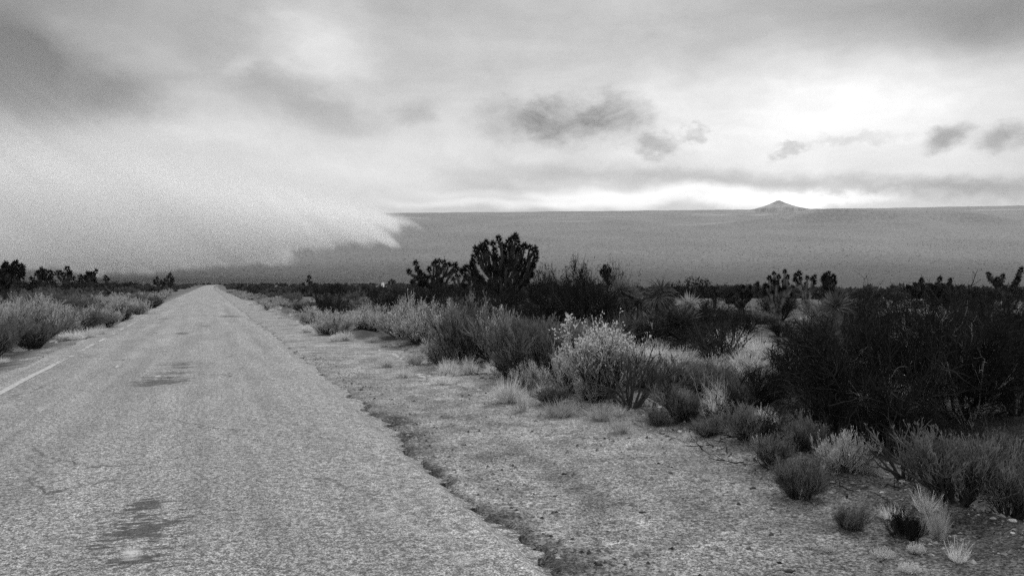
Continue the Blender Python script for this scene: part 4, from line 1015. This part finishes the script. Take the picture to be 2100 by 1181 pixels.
# --- stones
def stones(n, l0, l1, s0, s1, r0, r1, protos, label, group, power=1.3, spots=None):
    for i in range(n):
        if spots is not None:
            px, py = spots[i]; x, y, z = at(px, py)
        else:
            s = s0 + (s1 - s0) * RP.random() ** power; lat = l0 + (l1 - l0) * RP.random()
            x, y = (float(v) for v in from_road(lat, s)); z = float(T(x, y))
        r = r0 + (r1 - r0) * RP.random() ** 2
        o = put_parts('stone', protos[i % len(protos)], (x, y, z - 0.15 * r), (r, r * (0.7 + 0.5 * RP.random()), r * (0.7 + 0.4 * RP.random())), RP.random() * 6.28, label[i] if isinstance(label, list) else label, 'stone', group)
sp = [(765 + 4.2 * k + RP.normal() * 9, 716 + 1.25 * k + RP.normal() * 5) for k in range(26)]
sp += [(890 + RP.normal() * 16, 772 + RP.normal() * 5) for k in range(12)] + [(905 + k * 8 + RP.normal() * 5, 778 + k * 2.0 + RP.normal() * 3) for k in range(12)] + [(965 + RP.normal() * 10, 797 + RP.normal() * 3) for k in range(7)]
sp += [(590 + 2.6 * k + RP.normal() * 8, 652 + 1.0 * k + RP.normal() * 3) for k in range(50)]
stones(len(sp), 0, 0, 0, 0, 0.035, 0.10, STONE_P, 'white stone in the line of rubble along the gravel edge', 'white stones along the gravel edge', spots=sp)
stones(50, -4.3, -3.5, 14, 70, 0.02, 0.06, STONE_P, 'pale stone along the opposite road edge', 'pale stones along the opposite road edge')
stones(110, 4.2, 6.6, 3.2, 16, 0.012, 0.035, STONE_P, 'pale pebble strewn on the lip of the shoulder', 'pebbles on the lip of the shoulder')
stones(4, 0, 0, 0, 0, 0.03, 0.031, STONE_D, ['largest dark stone lying on the gravel shoulder', 'dark stone on the gravel above the largest one', 'dark stone at the bottom edge of the gravel', 'small dark stone near the lip of the shoulder'], 'dark stones on the gravel', spots=[(1318, 1051), (1157, 973), (1620, 1172), (1545, 1002)])

# --- loose gravel and twigs
def gravel():
    R = np.random.default_rng(55); b = MB(); n = 9000
    s = 2.2 + 16 * R.random(n) ** 1.7; k = R.random(n)
    lat = np.where(k < 0.35, 1.95 + np.abs(R.normal(size=n)) * 0.35, np.where(k < 0.8, 4.4 + R.normal(size=n) * 0.75, 2 + 5.5 * R.random(n)))
    lat = np.maximum(lat, edge_r(s) + 0.03)
    x, y = from_road(lat, s); z = T(x, y); r = 0.005 + 0.022 * R.random(n) ** 3
    o = np.array([(1, 0, 0), (0, 1, 0), (-1, 0, 0), (0, -1, 0), (.1, .1, .75), (0, 0, -.6)], float)
    V = o[None] * r[:, None, None] * (0.6 + 0.8 * R.random((n, 6, 1))); th = R.random(n) * 6.28
    c, s_ = np.cos(th)[:, None], np.sin(th)[:, None]
    V = np.stack([V[..., 0] * c - V[..., 1] * s_, V[..., 0] * s_ + V[..., 1] * c, V[..., 2]], -1) + np.stack([x, y, z], -1)[:, None]
    f = np.array([(0, 1, 4, 4), (1, 2, 4, 4), (2, 3, 4, 4), (3, 0, 4, 4)])[:, :3]
    Q = (np.arange(n)[:, None, None] * 6 + f[None]).reshape(-1, 3)
    return obj('gravel', make_mesh('gravel', V, Q, False, M['gravel']))
tag(gravel(), 'loose gravel along the broken asphalt edge and the lip', None, None, 'stuff')
def litter():
    R = np.random.default_rng(56); b = MB(); n = 900
    s = 2.5 + 18 * R.random(n) ** 1.5; lat = 4.2 + np.abs(R.normal(size=n)) * 1.3
    x, y = from_road(lat, s); z = T(x, y) + 0.012
    P = np.stack([x, y, z], -1); D = rdir(R, n) * [1, 1, 0.12]
    tubes(b, grow(R, P, D, 0.08 + 0.30 * R.random(n) ** 2, 4, 0.25, 0.0), np.linspace(0.006, 0.003, 5) * (0.6 + 0.8 * R.random((n, 1))), 4)
    return obj('litter', b.mesh('twig_litter', M['dead']))
tag(litter(), 'fallen twigs strewn over the lip of the shoulder', None, None, 'stuff')
# --- far things
def far_scrub():
    R = np.random.default_rng(77); b = MB(); n = 0
    kinds = []
    for k in range(3):
        q = MB(); m_ = 170
        D = rdir(R, m_); D[:, 2] = np.abs(D[:, 2]); P = D * np.array([0.75, 0.75, 0.8]) * (0.55 + 0.45 * R.random((m_, 1)))
        leaves(R, q, P, D + R.normal(size=(m_, 3)) * 0.5, 0.40 * (0.6 + 0.8 * R.random(m_)), 0.22); kinds.append(q.arrays())
    while n < 2600:
        d = 95 + 900 * R.random() ** 1.7; a = (R.random() - 0.5) * 1.25
        x, y = d * math.sin(a), d * math.cos(a); lat, s = to_road(x, y)
        if abs(lat + 0.7) < 6.5 and s < 640: continue
        V, Q = kinds[n % 3]; r = 0.6 + 1.0 * R.random(); th = R.random() * 6.28; c, s_ = math.cos(th), math.sin(th)
        W = np.stack([(V[:, 0] * c - V[:, 1] * s_) * r, (V[:, 0] * s_ + V[:, 1] * c) * r, V[:, 2] * r * (0.7 + 0.5 * R.random())], -1) + [x, y, float(T(x, y)) - 0.1]
        b.add(W, Q); n += 1
    return obj('scrub', b.mesh('scrub', M['far_scrub']))
tag(far_scrub(), 'dark far-off scrub covering the plain', None, None, 'stuff')

def slope_scrub():
    R = np.random.default_rng(78); n = 90000
    y = 2450 + 6900 * R.random(n) ** 0.75; x = y * (R.random(n) - 0.5) * 1.5
    keep = fbm(x / 420, y / 420, 79, 3) + 0.35 * R.normal(size=n) > -0.1
    x, y = x[keep], y[keep]; n = len(x); z = T(x, y); r = 1.2 + 3.2 * R.random(n) ** 2
    o = np.array([(1, 0, -.2), (0, 1, -.2), (-1, 0, -.2), (0, -1, -.2), (.15, .1, .95)], float)
    V = o[None] * r[:, None, None] * (0.6 + 0.7 * R.random((n, 5, 1))) + np.stack([x, y, z], -1)[:, None]
    f = np.array([(0, 1, 4), (1, 2, 4), (2, 3, 4), (3, 0, 4)])
    return obj('scrub', make_mesh('slope_scrub', V, (np.arange(n)[:, None, None] * 5 + f[None]).reshape(-1, 3), False, M['slope_scrub']))
tag(slope_scrub(), 'countless bushes speckling the far slope', None, None, 'stuff')
# small white cabinet and a pole far out on the plain
def cabinet():
    x, y, z = at(785, 596); k = y / F
    e = empty('utility_cabinet', (x, y, z)); tag(e, 'tiny white box standing far out on the plain', 'cabinet')
    def bx(lo, hi): 
        b = MB(); v = [(i, j, l) for l in (lo[2], hi[2]) for i, j in ((lo[0], lo[1]), (hi[0], lo[1]), (hi[0], hi[1]), (lo[0], hi[1]))]
        b.add(v, [(0, 3, 2, 1), (4, 5, 6, 7), (0, 1, 5, 4), (1, 2, 6, 5), (2, 3, 7, 6), (3, 0, 4, 7)]); return b
    h = (596 - 579.5) * k; w_ = 2.4 * k
    obj('body', bx((-w_, -w_, h * 0.45), (w_, w_, h * 0.95)).mesh('cabinet_body', M['white_paint']), e)
    obj('lid', bx((-w_ * 1.1, -w_ * 1.1, h * 0.955), (w_ * 1.1, w_ * 1.1, h)).mesh('cabinet_lid', M['white_paint']), e)
    obj('pedestal', bx((-w_ * .5, -w_ * .5, 0), (w_ * .5, w_ * .5, h * 0.445)).mesh('cabinet_pedestal', M['post']), e)
    x, y, z = at(779.5, 596); k = y / F; H = (596 - 566) * k
    p = empty('pole', (x, y, z)); tag(p, 'thin grey pole beside the tiny white box', 'pole')
    b = MB(); tubes(b, np.array([[(0, 0, 0), (0, 0, H * .5), (0, 0, H)]], float), np.array([0.09, 0.08, 0.07]), 8); obj('shaft', b.mesh('pole_shaft', M['post'], True), p)
    b = bx((-0.5, -0.05, H * 0.93), (0.5, 0.05, H * 0.95)); obj('crossarm', b.mesh('pole_crossarm', M['post']), p)
cabinet()
